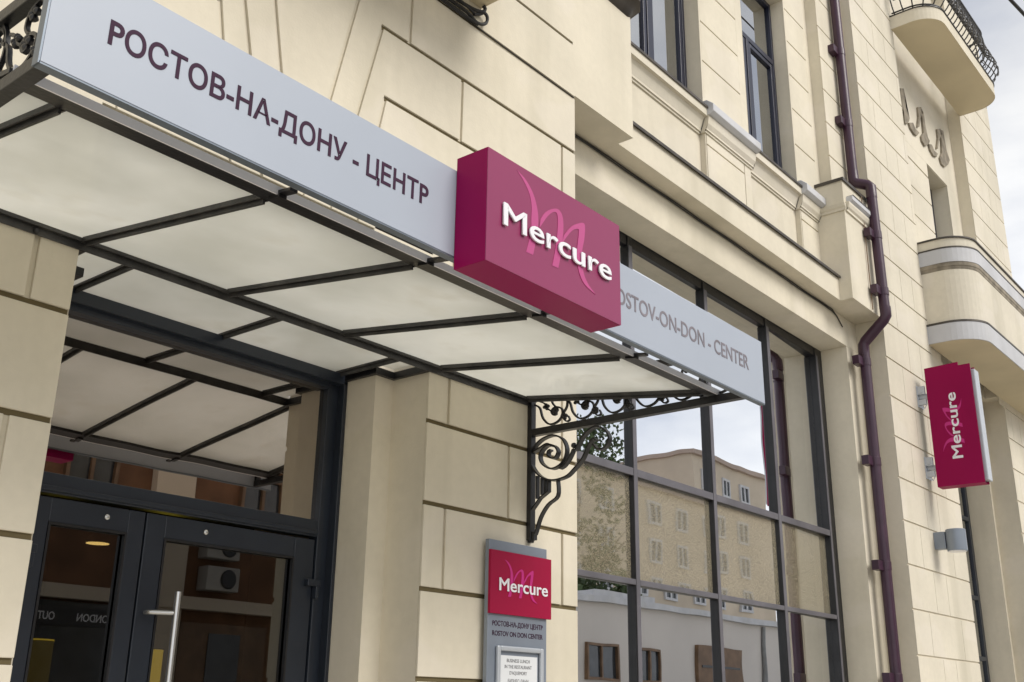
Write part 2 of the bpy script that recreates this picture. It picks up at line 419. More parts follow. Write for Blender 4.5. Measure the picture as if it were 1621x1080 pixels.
# spandrel and pilasters of the upper storey
WIN = [(7.30, 8.88), (9.93, 11.17)]
ZP = [6.598, 7.24, 7.75, 8.26, 8.765, 9.265, 9.76, 10.25, 10.75, 11.25, 12.0]
mb = MB()
mb.box(6.932, 11.9, .42, 1.2, 6.598, 7.60)
mb.box(6.932, 12.62, .372, 1.2, 10.36, 12.0)
mb.box(6.932, 7.30, .372, 1.2, 7.60, 10.36); mb.box(8.88, 9.93, .372, 1.2, 7.60, 10.36); mb.box(11.17, 12.62, .372, 1.2, 7.60, 10.36)
mb.box(8.895, 9.915, .372, .42, 6.598, 7.60); mb.box(11.185, 11.70, .372, .42, 6.598, 7.60)
mb.box(11.886, 12.62, .218, .372, 7.88, 12.0)
mb.build('upper_wall', M['stucco_side'], H)
mb = MB()
for (a, b, t0, t1) in ((8.88, 9.93, .03, .16), (11.17, 11.886, .03, .12)):
    for z0, z1 in zip(ZP, ZP[1:]):
        g2 = .009
        if z1 <= 7.76: aa, bb = a+.015, b-.015
        else: aa, bb = a, b
        # joint runs only part of the width, the margins stay smooth
        mb.box(aa+t0, bb-t1, .354, .372, z0+g2, z1-g2)
    mb.box(a+(.0), a+t0, .354, .372, 7.6, 12) if t0 else None
    mb.box(b-t1, b, .354, .372, 7.6, 12) if t1 else None
    if t0: mb.box(a+.015, a+t0, .354, .372, 6.598, 7.6); mb.box(b-t1, b-.015, .354, .372, 6.598, 7.6)
courses(mb, 11.886, 12.62, .2, [7.9, 8.35, 8.84, 9.33, 9.82, 10.31, 10.8, 11.3, 12], lambda i: [], g=.009)
mb.box(7.30, 8.88, .354, .372, 10.36, 12); mb.box(9.93, 11.17, .354, .372, 10.36, 12)
mb.build('pilaster_facing', M['stucco'], H, bevel=.003)
# sill mouldings under the windows (beige) and across the pilasters (white)
prof = lambda y0, y1: [(y1, 7.35), (y1-.02, 7.35), (y1-.02, 7.375), (y1-.035, 7.375), (y1-.035, 7.40), (y0+.055, 7.49), (y0+.035, 7.525), (y0, 7.53), (y0, 7.632), (y1, 7.632)]
mb = MB()
for a, b in ((6.935, 8.865), (9.945, 11.155)): mb = MB(); mb.prism(prof(.30, .422), 'x', a, b); mb.build('sill_moulding', M['stucco_old'], H)
mb = MB()
for a, b in ((6.934, 8.875), (9.935, 11.165)):
    mb = MB(); mb.prism([(.285, 7.615), (.290, 7.615), (.290, 7.634), (.54, 7.634), (.54, 7.645), (.285, 7.645)], 'x', a, b); mb.build('sill_capping', M['cap'], H)
mb = MB()
for a, b in ((8.862, 9.948), (11.152, 11.69)):
    mb = MB(); mb.prism([(.40, 7.545), (.27, 7.545), (.225, 7.575), (.225, 7.660), (.300, 7.725), (.40, 7.725)], 'x', a, b)
    mb.build('cornice', M['white'], H, bevel=.006)
mb = MB()
for a, b in ((8.87, 9.94), (11.16, 11.69)):
    mb = MB(); mb.prism([(.40, 7.36), (.34, 7.36), (.34, 7.385), (.325, 7.385), (.325, 7.405), (.30, 7.45), (.29, 7.52), (.29, 7.544), (.40, 7.544)], 'x', a, b)
    mb.build('cornice_bed', M['stucco_old'], H)
# --- projecting box beside the downpipe --------------------------------------
mb = MB(); mb.box(11.694, 12.612, 0, 1.0, 6.2855, 7.87)
mb.build('bay_box', M['stucco'], H, bevel=.005)
mb = MB(); mb.box(11.675, 12.60, -.022, .36, 7.871, 7.886); mb.box(11.675, 12.60, -.022, -.016, 7.845, 7.871); mb.box(11.675, 11.681, -.016, .35, 7.845, 7.871)
mb.box(11.80, 12.60, -.085, -.001, 7.655, 7.668)
mb.build('box_capping', M['cap'], H)
mb = MB(); mb.prism([(-.001, 7.56), (-.045, 7.575), (-.08, 7.60), (-.08, 7.654), (-.001, 7.654)], 'x', 11.78, 12.60)
mb.build('box_cornice', M['white'], H)
mb = MB(); mb.prism([(-.001, 7.44), (-.02, 7.44), (-.02, 7.47), (-.04, 7.49), (-.055, 7.535), (-.055, 7.56), (-.001, 7.559)], 'x', 11.72, 12.60)
mb.prism([(11.693, 7.44), (11.675, 7.44), (11.675, 7.47), (11.66, 7.49), (11.65, 7.53), (11.693, 7.53)], 'y', -.02, .353)
mb.build('box_moulding', M['stucco_old'], H)
# --- tower --------------------------------------------------------------------
ZT = [.2+.5085*i for i in range(4)] + [2.235, 2.745, 3.252, 3.766, 4.277, 4.784, 5.294, 5.795, 6.29, 6.78, 7.27, 7.76, 8.245, 8.735, 9.225, 9.715, 10.2, 10.69, 11.18, 11.67, 12.16, 12.65, 13.14, 13.63, 14.2]
jt = lambda i: ([13.46, 13.91] if i % 2 == 1 else [13.15, 14.30])
mb = MB()
i64 = 12
courses(mb, 12.62, 14.845, 0, ZT[:i64+1], jt, g=.010, gv=.0045, depth=.014)
courses(mb, 12.62, 14.40, 0, ZT[i64:], jt, g=.010, gv=.0045, depth=.014)
courses(mb, 17.53, 19.59, 0, ZT[i64:], lambda i: ([18.1, 18.55] if i % 2 else [18.8, 19.2]), g=.010, gv=.0045, depth=.014)
courses(mb, 17.786, 19.59, 0, ZT[:i64+1], lambda i: ([18.1, 18.55] if i % 2 else [18.8, 19.2]), g=.010, gv=.0045, depth=.014)
courses(mb, 14.40, 15.97, .2, [6.4]+[z for z in ZT[i64+1:] if z < 9.8], lambda i: [], g=.010, gv=.0045, depth=.014)
mb.box(14.40, 17.53, .2, .214, 9.99, 14.2); mb.box(14.40, 15.97, .2, .214, 9.735, 9.99); mb.box(16.95, 17.53, .2, .214, 6.4, 9.99)
mb.build('tower_facing', M['stucco_old'], H, bevel=.003)
mb = MB()
mb.box(12.62, 14.845, .014, 1.2, 0, 6.416); mb.box(12.62, 14.40, .014, 1.6, 6.416, 14.2)
mb.box(14.40, 15.97, .214, .8, 6.416, 9.98); mb.box(16.95, 17.53, .214, .8, 6.416, 9.98); mb.box(14.40, 17.53, .214, .8, 9.98, 14.2)
mb.box(17.53, 19.59, .014, 1.6, 6.416, 14.2)
mb.box(17.786, 19.59, .014, .361, 0, 6.416); mb.box(17.70, 19.59, .361, 1.6, 0, 6.416)
mb.box(14.845, 17.70, .3, 1.6, 5.9, 6.41)
mb.build('tower_wall', M['stucco_side'], H)
mb = MB()
mb.box(12.60, 19.61, -.02, 8, 14.2, 14.35); mb.box(-3, 12.6, .02, 8, 12.0, 12.2)
mb.box(-3.2, -3, 0, 8, 0, 12); mb.box(19.39, 19.59, 1.6, 8, 0, 14.2); mb.box(-3.2, 19.59, 7.9, 8.1, 0, 14.2); mb.box(12.62, 12.8, 1.6, 8, 11.9, 14.2)
mb.build('roof', M['roofmetal'], H)
# tower small window
w = MB(); w.box(15.97, 16.95, .46, .52, 9.90, 9.98); w.box(15.97, 16.05, .46, .52, 8, 9.9); w.box(16.87, 16.95, .46, .52, 8, 9.9); w.box(16.42, 16.50, .46, .52, 8, 9.9)
w.box(16.05, 16.42, .46, .52, 9.0, 9.06); w.box(16.5, 16.87, .46, .52, 9.0, 9.06)
tw = w.build('tower_window', M['navy'], H); MB().box(16.05, 16.87, .485, .49, 8, 9.9).build('pane', M['glass_up'], tw)
# relief ornament under the high balcony
REL = [[(14.99, 10.88), (15.16, 10.96), (15.15, 10.61), (15.28, 10.47), (15.23, 10.4), (15.15, 10.32), (15.01, 10.26), (15.03, 10.45), (14.96, 10.51)],
[(15.22, 10.37), (15.43, 10.47), (15.51, 10.4), (15.7, 10.41), (15.55, 10.29), (15.43, 10.26), (15.27, 10.3)],
[(15.78, 10.92), (15.96, 11.01), (16.01, 10.92), (15.83, 10.72), (15.74, 10.54), (15.63, 10.48), (15.76, 10.73)],
[(15.95, 10.99), (16.06, 10.94), (16.06, 10.72), (16.07, 10.53), (16.2, 10.49), (16.13, 10.4), (15.91, 10.26), (15.78, 10.3), (15.77, 10.38), (15.92, 10.51), (15.95, 10.74)],
[(16.13, 10.4), (16.28, 10.46), (16.38, 10.39), (16.56, 10.41), (16.47, 10.31), (16.3, 10.26), (16.16, 10.31)],
[(16.7, 10.94), (16.9, 11.04), (16.93, 10.94), (16.7, 10.7), (16.6, 10.52), (16.53, 10.49), (16.69, 10.77)],
[(16.87, 11.01), (17.05, 11.07), (17.07, 10.88), (17.09, 10.7), (17.21, 10.57), (17.08, 10.43), (16.86, 10.29), (16.7, 10.28), (16.65, 10.37), (16.8, 10.53), (16.87, 10.78)]]
mb = MB()
for p in REL: mb.prism(p, 'y', .168, .201)
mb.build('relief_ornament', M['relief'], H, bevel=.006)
# --- balconies on the tower ----------------------------------------------------
def rounded(x0, x1, dep, r, n=10):
    """plan path from the wall out, along and back: out is -y"""
    p = [(x0, .0), (x0, -(dep-r)*.5)]
    for k in range(n+1):
        a = math.pi/2*k/n; p.append((x0+r-r*math.cos(a), -(dep-r)-r*math.sin(a)))
    m = 8
    for k in range(1, m): p.append((x0+r+(x1-x0-2*r)*k/m, -dep))
    for k in range(n+1):
        a = math.pi/2*k/n; p.append((x1-r+r*math.sin(a), -dep+r-r*math.cos(a)))
    p += [(x1, -(dep-r)*.5), (x1, .0)]
    return p
def slab(path, z0, z1, name, mat, parent):
    m2 = MB(); m2.prism(path, 'z', z0, z1); return m2.build(name, mat, parent)
up = rounded(14.33, 17.545, .685, .38)
bal = slab(up, 11.526, 11.72, 'balcony', M['soffit'], H)
m2 = MB(); m2.sweep(up, [(0, 11.52), (.004, 11.52), (.004, 11.735), (0, 11.735)]); m2.build('slab_edge', M['stucco'], bal)
m2 = MB(); m2.sweep(up, [(-.05, 11.736), (.02, 11.736), (.02, 11.748), (-.05, 11.748)]); m2.build('edge_capping', M['metal'], bal)
# belly railing
def along(path, step):
    pts = [V(p) for p in path]; L = [0]
    for a, b in zip(pts, pts[1:]): L.append(L[-1]+(b-a).length)
    s, out = step/2, []
    while s < L[-1]:
        i = max(k for k in range(len(L)) if L[k] <= s); i = min(i, len(pts)-2)
        t = (s-L[i])/max(1e-6, L[i+1]-L[i]); p = pts[i].lerp(pts[i+1], t); d = (pts[i+1]-pts[i]).normalized()
        out.append((p, V((d.y, -d.x)), d)); s += step
    return out
m2 = MB(); inn = rounded(14.40, 17.475, .62, .34)
belly = lambda h: .19*math.sin(min(1, h/.55)*math.pi)**1.0 if h < .55 else .03*math.sin((h-.55)/.45*math.pi)
for k, (p, o, d) in enumerate(along(inn, .135)):
    pts = []
    for i in range(11):
        h = i/10; q = p + o*belly(h); pts.append((q.x, q.y, 11.75+h*1.02))
    m2.tube(pts, .011, 5)
    q = p + o*(belly(.3)+.01) + d*.065
    ring = []
    for i in range(10):
        a = 2*math.pi*i/10; rr_ = .055*(1-.0*i); c = p + d*(.066+math.cos(a)*.05); h = .55+.07*math.sin(a) if k % 2 else .28+.10*math.sin(a)
        c2 = c + o*belly(h); ring.append((c2.x, c2.y, 11.75+h*1.02))
    m2.tube(ring, .008, 4, closed=True)
    ring = []
    for i in range(9):
        a = i/8*math.pi*1.6; c = p + d*(.03+.03*math.cos(a)); h = .8+.06*math.sin(a); c2 = c+o*belly(h); ring.append((c2.x, c2.y, 11.75+h))
    m2.tube(ring, .008, 4)
for z, r in ((11.80, .014), (12.33, .013), (12.77, .022)):
    h = (z-11.75)/1.02; pth = along(inn, .06)
    m2.tube([((p+o*belly(h)).x, (p+o*belly(h)).y, z) for p, o, d in pth], r, 6)
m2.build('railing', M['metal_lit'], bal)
# lower bay balcony with solid parapet
lo = rounded(14.36, 19.6, .665, .42)
slb = slab(lo, 6.42, 7.93, 'parapet', M['stucco_old'], H)
m2 = MB(); m2.sweep(lo, [(0, 7.93), (.022, 7.93), (.022, 7.951), (0, 7.951)]); m2.sweep(lo, [(0, 7.775), (.032, 7.775), (.032, 7.795), (0, 7.795)]); m2.sweep(lo, [(0, 6.672), (.042, 6.672), (.042, 6.70), (0, 6.70)])
m2.build('parapet_capping', M['cap'], slb)
m2 = MB(); m2.sweep(lo, [(0, 7.565), (.026, 7.565), (.026, 7.773), (0, 7.773)]); m2.sweep(lo, [(0, 6.416), (.036, 6.416), (.036, 6.67), (0, 6.67)])
m2.build('white_band', M['white'], slb)
m2 = MB(); m2.sweep(lo, [(0, 7.46), (.004, 7.46), (.010, 7.50), (.018, 7.51), (.020, 7.563), (0, 7.563)])
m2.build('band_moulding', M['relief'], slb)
lo2 = rounded(14.37, 19.59, .66, .415); slab(lo2, 6.4205, 6.4215, 'x', M['soffit'], slb)
bpy.data.objects.remove(bpy.data.objects['x'])
m2 = MB(); m2.prism(rounded(14.34, 19.62, .69, .44), 'z', 6.408, 6.4155); m2.build('bay_soffit', M['soffit'], slb)
# recess door under the bay
m2 = MB()
for (a, b, z0, z1) in ((14.85, 14.95, 0, 5.9), (17.60, 17.70, 0, 5.9), (14.95, 17.60, 5.8, 5.9), (14.95, 17.6, 3.28, 3.34), (14.95, 17.6, 2.38, 2.44), (16.2, 16.28, 0, 5.8), (14.95, 17.6, 4.5, 4.56)):
    m2.box(a, b, .72, .79, z0, z1)
rd = m2.build('recess_window', M['frame'], H); MB().box(14.95, 17.60, .75, .756, 0, 5.8).build('pane', M['glass_up'], rd)
# --- large grid window -----------------------------------------------------------
Y = .69
V_ = [(6.38, 6.45), (7.872, 7.94), (9.302, 9.37), (10.725, 10.80), (12.07, 12.22)]
Hh = [(0.3, .4), (1.58, 1.63), (2.612, 2.664), (3.562, 3.635), (5.80, 5.895)]
m2 = MB()
for a, b in V_: m2.box(a, b, Y, Y+.09, .3, 5.895)
for z0, z1 in Hh:
    for (a, b), (c, d) in zip(V_, V_[1:]): m2.box(b, c, Y+.012, Y+.08, z0, z1)
m2.box(12.22, 12.262, Y+.0, Y+.1, 0, 5.9); m2.box(6.075, 6.35, Y, Y+.1, 0, 5.9); m2.box(6.35, 12.22, Y+.001, Y+.1, 0, .3); m2.box(6.075, 12.262, Y+.002, Y+.1, 5.893, 5.905)
gw = m2.build('grid_window', M['metal'], H, bevel=.004)  # black body, shade on the head and sides put into its colour
m2 = MB()
for a, b in V_[:4]: m2.box(a+.004, b-.004, Y-.008, Y-.001, .3, 5.80)
for z0, z1 in Hh[:4]:
    for (a, b), (c, d) in zip(V_, V_[1:]): m2.box(b, c, Y-.006, Y+.011, z0+.004, z1)
m2.box(12.075, 12.12, Y-.010, Y-.001, .3, 5.80)
m2.build('lit_front_cap', M['wframe'], gw, bevel=.003)  # paler front faces, reflected light painted in
for r in range(4):
    z0, z1 = Hh[r][1], Hh[r+1][0]
    for c in range(4):
        a, b = V_[c][1], V_[c+1][0]
        m2 = MB()
        tiltx = random.Random(r*7+c).uniform(-.0035, .0035); tiltz = random.Random(r*3+c*5).uniform(-.0035, .0035)
        yy = Y+.045
        if c == 3: tiltx = .021; yy = Y+.048
        vs = [m2.bm.verts.new(p) for p in ((a-.01, yy-tiltx, z0-.01), (b+.01, yy+tiltx, z0-.01), (b+.01, yy+tiltx+tiltz, z1+.01), (a-.01, yy-tiltx+tiltz, z1+.01))]
        m2.bm.faces.new(vs[:3]); m2.bm.faces.new((vs[0], vs[2], vs[3]))
        m2.build('pane', M['glass_film'] if (r == 2) else M['glass'], gw)
# --- upper windows ------------------------------------------------------------------
for wi, (a, b) in enumerate(WIN):
    y = .53; m2 = MB(); z0, z1 = 7.645, 10.36; zt = 9.42; xm = b-.755
    m2.box(a, a+.05, y, y+.08, z0, z1); m2.box(b-.05, b, y, y+.08, z0, z1)
    m2.box(a+.05, b-.05, y, y+.08, z1-.06, z1); m2.box(a+.05, b-.05, y, y+.08, z0, z0+.06)
    m2.box(a+.05, b-.05, y-.004, y+.08, zt, zt+.07); m2.box(xm-.035, xm+.035, y-.006, y+.08, z0+.06, zt)
    fr = m2.build('window', M['navy'], H, bevel=.004)
    m2 = MB()
    for s, e in ((a+.055, xm-.04), (xm+.04, b-.055)):
        m2.box(s, s+.055, y+.005, y+.06, z0+.065, zt-.005); m2.box(e-.055, e, y+.005, y+.06, z0+.065, zt-.005)
        m2.box(s+.055, e-.055, y+.005, y+.06, z0+.065, z0+.12); m2.box(s+.055, e-.055, y+.005, y+.06, zt-.06, zt-.005)
    m2.build('sash', M['navy'], fr, bevel=.004)
    MB().box(a+.05, b-.05, y+.035, y+.04, z0+.06, z1-.06).build('pane', M['glass_up'], fr)
# --- entrance door ---------------------------------------------------------------------
y = .63
m2 = MB()
m2.box(2.35, 2.47, y, y+.08, 0, 4.34); m2.box(4.265, 4.375, y, y+.08, 0, 4.34); m2.box(2.47, 4.265, y+.001, y+.08, 2.565, 2.665)
m2.box(2.47, 4.265, y-.02, y+.08, 3.50, 3.60); m2.box(2.47, 4.265, y, y+.08, 4.25, 4.34); m2.box(4.345, 4.374, y-.06, y, 0, 3.56); m2.box(2.351, 2.38, y-.06, y, 0, 3.56)
m2.box(2.47, 4.265, y-.012, y, 2.575, 2.60)
df = m2.build('door_frame', M['frame'], H, bevel=.004)
MB().box(2.47, 4.265, y+.04, y+.045, 2.665, 3.50).build('pane', M['glass_transom'], df)
MB().box(2.47, 4.265, y+.04, y+.045, 3.60, 4.25).build('pane', M['glass_transom'], df)
def leaf(x0, x1, p0, p1):
    m = MB(); yy = y+.012
    m.box(x0, p0, yy, yy+.06, .02, 2.548); m.box(p1, x1, yy, yy+.06, .02, 2.548); m.box(p0, p1, yy+.001, yy+.06, 2.43, 2.548); m.box(p0, p1, yy+.001, yy+.06, .02, .22)
    o = m.build('door', M['frame'], H, bevel=.004)
    m = MB(); g = .012
    m.box(p0, p0+g, yy-.004, yy+.02, .22, 2.43); m.box(p1-g, p1, yy-.004, yy+.02, .22, 2.43); m.box(p0+g, p1-g, yy-.004, yy+.02, 2.418, 2.43)
    m.build('glazing_bead', M['metal'], o)
    MB().box(p0, p1, yy+.03, yy+.036, .22, 2.43).build('pane', M['glass_door'], o)
    return o
dl = leaf(2.475, 3.100, 2.58, 3.005); dr = leaf(3.110, 4.258, 3.226, 4.109)
for lf, x in ((dl, 2.88), (dr, 3.477)):
    MB().lathe((x, y+.012, 2.492), [(.0145, 0), (.0145, -.010), (.010, -.014), (.003, -.015)], 14, 'y').build('knob', M['steel'], lf, smooth=True)
m2 = MB(); m2.tube([(3.285, .545, 1.0), (3.285, .545, 2.150)], .0165, 14); m2.tube([(3.152, .618, 2.040), (3.152, .60, 2.040), (3.165, .585, 2.040), (3.285, .548, 2.042)], .0125, 10); m2.tube([(3.152, .618, 1.15), (3.165, .585, 1.15), (3.285, .548, 1.15)], .0125, 10)
m2.build('door_handle', M['steel'], dr, smooth=True)
for lf, x0, x1 in ((dr, 4.20, 4.30), (dl, 2.44, 2.53)):
    m = MB(); m.box(x0, x1, y-.022, y+.012, 2.27, 2.31); m.box((x0+x1)/2-.012+.02, (x0+x1)/2+.012+.02, y-.03, y+.01, 2.20, 2.27); m.build('hinge', M['frame'], lf, bevel=.004)
# interior shell so the glass looks into rooms
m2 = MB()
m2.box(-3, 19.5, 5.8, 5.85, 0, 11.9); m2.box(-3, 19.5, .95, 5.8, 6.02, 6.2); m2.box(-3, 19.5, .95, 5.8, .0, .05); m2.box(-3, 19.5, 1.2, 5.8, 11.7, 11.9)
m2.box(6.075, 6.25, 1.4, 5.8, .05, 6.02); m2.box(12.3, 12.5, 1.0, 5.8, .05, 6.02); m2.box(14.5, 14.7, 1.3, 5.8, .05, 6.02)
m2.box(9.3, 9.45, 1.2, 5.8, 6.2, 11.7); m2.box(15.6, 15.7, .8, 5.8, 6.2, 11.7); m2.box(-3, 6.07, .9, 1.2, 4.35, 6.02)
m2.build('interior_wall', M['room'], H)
def wavy(x0, x1, y, z0, z1, name, mat, amp=.03, per=.12):
    m = MB(); n = max(6, int((x1-x0)/per*6)); A = []; B = []
    for i in range(n+1):
        x = x0+(x1-x0)*i/n; yy = y+amp*math.sin(x/per*2*math.pi)
        A.append(m.bm.verts.new((x, yy, z0))); B.append(m.bm.verts.new((x, yy, z1)))
    for i in range(n): m.bm.faces.new((A[i], A[i+1], B[i+1], B[i]))
    return m.build(name, mat, smooth=True)
# --- balcony over the entrance (only its corner shows) -------------------------------------
m2 = MB(); m2.box(1.88, 4.912, -1.0, 0, 6.44, 6.62)
ob = m2.build('entrance_balcony', M['soffit'], H, bevel=.006)
m2 = MB(); m2.box(1.86, 4.93, -1.02, 0, 6.621, 6.64); m2.build('edge_capping', M['cap'], ob)
m2 = MB()
for i in range(24):
    x = 1.95+i*.125; m2.tube([(x, -.95, 6.64), (x, -.95, 7.6)], .009, 5)
for x in (1.93, 4.86):
    for i in range(7): m2.tube([(x, -.95+i*.14, 6.64), (x, -.95+i*.14, 7.6)], .009, 5)
m2.box(1.91, 4.88, -.97, -.93, 7.6, 7.64); m2.box(1.91, 1.95, -.93, 0, 7.6, 7.64); m2.box(4.84, 4.88, -.93, 0, 7.6, 7.64)
m2.build('railing', M['metal_lit'], ob)

# cable bundle under that balcony
m2 = MB()
m2.tube(smoothline([(3.6, -.02, 6.40), (4.2, -.02, 6.33), (4.5, -.02, 6.31), (4.72, -.03, 6.30), (4.82, -.03, 6.27), (4.88, -.04, 6.275), (4.93, -.04, 6.32), (4.935, -.04, 6.37), (4.90, -.04, 6.385), (4.86, -.03, 6.355), (4.80, -.03, 6.32)], 5), .013, 6)
m2.tube(smoothline([(3.6, -.03, 6.43), (4.3, -.03, 6.36), (4.55, -.03, 6.34), (4.76, -.04, 6.345), (4.87, -.045, 6.375), (4.90, -.05, 6.41), (4.88, -.05, 6.43)], 5), .014, 6)
m2.tube(smoothline([(3.5, -.018, 6.36), (4.2, -.018, 6.28), (4.6, -.018, 6.268), (4.85, -.03, 6.26)], 5), .012, 6)
m2.tube(smoothline([(3.5, -.03, 6.40), (4.2, -.04, 6.34), (4.6, -.05, 6.335), (4.80, -.03, 6.33)], 5), .010, 6)
m2.tube(smoothline([(3.5, -.018, 6.32), (4.2, -.018, 6.262), (4.7, -.016, 6.252), (5.3, -.008, 6.253), (6.05, -.006, 6.253)], 5), .005, 5)
tag(m2.build('cable_bundle', M['rubber'], smooth=True), 'looped dark cables hanging at the corner under the balcony above the entrance', 'cable')

# ------------------------------------------------------------------ entrance canopy
C = empty('entrance_canopy', (3.36, 0, 3.36), 'frosted glass entrance canopy on a black steel frame with scrolled iron brackets', 'canopy')
kz = .14; zu = 3.60
def sbar(x0, x1, y0, y1, za, zb_):        # bar following the slope, za/zb_ offsets below/above the glass line
    m3 = MB(); return m3
def slopebox(mb, x0, x1, y0, y1, lo_, hi_):
    zs = lambda y: zu + kz*y if y < 0 else zu
    q = [(x0,y0,zs(y0)+lo_),(x1,y0,zs(y0)+lo_),(x1,y1,zs(y1)+lo_),(x0,y1,zs(y1)+lo_),(x0,y0,zs(y0)+hi_),(x1,y0,zs(y0)+hi_),(x1,y1,zs(y1)+hi_),(x0,y1,zs(y1)+hi_)]
    vs = [mb.bm.verts.new(p) for p in q]
    for f in ((0,3,2,1),(4,5,6,7),(0,1,5,4),(1,2,6,5),(2,3,7,6),(3,0,4,7)): mb.bm.faces.new([vs[i] for i in f])
RX = [1.385, 2.205, 3.005, 3.795, 4.605, 5.465]
for x in RX:
    m2 = MB(); slopebox(m2, x-.020, x+.020, -1.351, -.036, .006, .018); slopebox(m2, x-.005, x+.005, -1.351, -.036, -.022, .006)
    slopebox(m2, x-.020, x-.013, -1.351, -.036, -.004, .006); slopebox(m2, x+.013, x+.020, -1.351, -.036, -.004, .006)
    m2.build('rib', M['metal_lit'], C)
m2 = MB(); slopebox(m2, 1.17, 5.56, -1.446, -1.352, -.004, .016); m2.build('front_rail', M['metal'], C, bevel=.002)
m2 = MB(); slopebox(m2, 1.18, 5.55, -1.4545, -1.4465, -.006, .028); m2.build('lit_edge_strip', M['acrylic'], C)  # white strip, sky light on the canopy's front edge put into its colour
m2 = MB(); slopebox(m2, 1.17, 5.56, -.036, -.001, -.004, .014); slopebox(m2, 1.17, 5.56, -.012, -.001, -.040, -.004)
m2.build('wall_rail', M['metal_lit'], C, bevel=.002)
for i, x in enumerate((2.50, 3.41, 4.31)):
    m2 = MB(); m2.box(x-.018, x+.018, .0, .60, 3.606, 3.618); m2.box(x-.005, x+.005, .0, .60, 3.582, 3.606); m2.build('inner_rib', M['metal_lit'], C)
for pl in ([(4.528, .002), (4.528, .3145), (4.373, .3145), (4.373, .60), (4.345, .60), (4.345, .286), (4.50, .286), (4.50, .002)],
           [(2.199, .002), (2.199, .3145), (2.352, .3145), (2.352, .60), (2.38, .60), (2.38, .286), (2.227, .286), (2.227, .002)]):
    m2 = MB(); m2.prism(pl, 'z', 3.56, 3.604); m2.build('edge_angle', M['metal'], C)
m2 = MB(); m2.box(2.36, 4.37, .57, .628, 3.535, 3.604); m2.build('rear_beam', M['frame'], C, bevel=.003)
# glass panes
edges = [1.18] + RX + [5.555]
for a, b in zip(edges, edges[1:]):
    m2 = MB(); slopebox(m2, a+.004, b-.004, -1.445, -.004, .019, .027); m2.build('glass_pane', M['canopy'], C)
for a, b in ((2.23, 2.50), (2.50, 3.41), (3.41, 4.31), (4.31, 4.50)):
    m2 = MB(); m2.box(a+.004, b-.004, .0, .626 if b < 4.4 else .284, 3.619, 3.627); m2.build('glass_pane', M['canopy'], C)
for x in RX[1:5]:
    m2 = MB(); ye = -1.62 if abs(x-3.005) < .01 else -1.525; slopebox(m2, x-.018, x+.018, ye, -1.4555, .0, .012); slopebox(m2, x-.018, x+.018, -1.4555, -1.40, -.016, -.005); slopebox(m2, x-.018, x+.018, -1.463, -1.4556, -.016, -.0005); m2.build('sign_clamp', M['metal'], C)
for x in (1.62, 1.98):
    m2 = MB(); m2.lathe((x, -.012, 3.575), [(.014, 0), (.014, -.012), (.008, -.016)], 8, 'y'); m2.build('bolt', M['metal'], C)
# brackets
CU = {
'spiral': [(-0.04, 3.238), (-0.06, 3.277), (-0.124, 3.315), (-0.214, 3.326), (-0.29, 3.286), (-0.32, 3.21), (-0.289, 3.133), (-0.202, 3.101), (-0.119, 3.145), (-0.099, 3.209), (-0.15, 3.26), (-0.214, 3.256), (-0.249, 3.21), (-0.22, 3.17), (-0.17, 3.19), (-0.169, 3.221), (-.19, 3.23)],
'outer': [(-0.024, 3.23), (-0.032, 3.145), (-0.1, 3.065), (-0.202, 3.024), (-0.314, 3.034), (-0.381, 3.076), (-0.449, 3.137), (-0.492, 3.212), (-0.534, 3.256), (-0.558, 3.243)],
'curl': [(-0.534, 3.221), (-0.569, 3.184), (-0.628, 3.188), (-0.659, 3.243), (-0.63, 3.297), (-0.571, 3.332), (-0.511, 3.323), (-0.45, 3.279), (-0.413, 3.228), (-0.394, 3.202), (-0.376, 3.208)],
'leaf': [(-0.376, 3.208), (-0.345, 3.156), (-0.302, 3.111), (-0.264, 3.095)],
'tail': [(-0.04, 3.235), (-.10, 3.255), (-.16, 3.275), (-.20, 3.255)]}
ST = {'st1': [(-0.245, 3.017), (-0.245, 2.916), (-0.164, 2.865), (-0.102, 2.786), (-0.062, 2.685), (-0.033, 2.682)],
'st2': [(-0.17, 3.031), (-0.17, 2.955), (-0.101, 2.917), (-0.031, 2.843)], 'r1': [(-0.074, 3.068), (-0.075, 2.914)], 'r2': [(-0.113, 3.048), (-0.114, 2.936)], 'r3': [(-0.145, 3.039), (-0.145, 2.947)]}
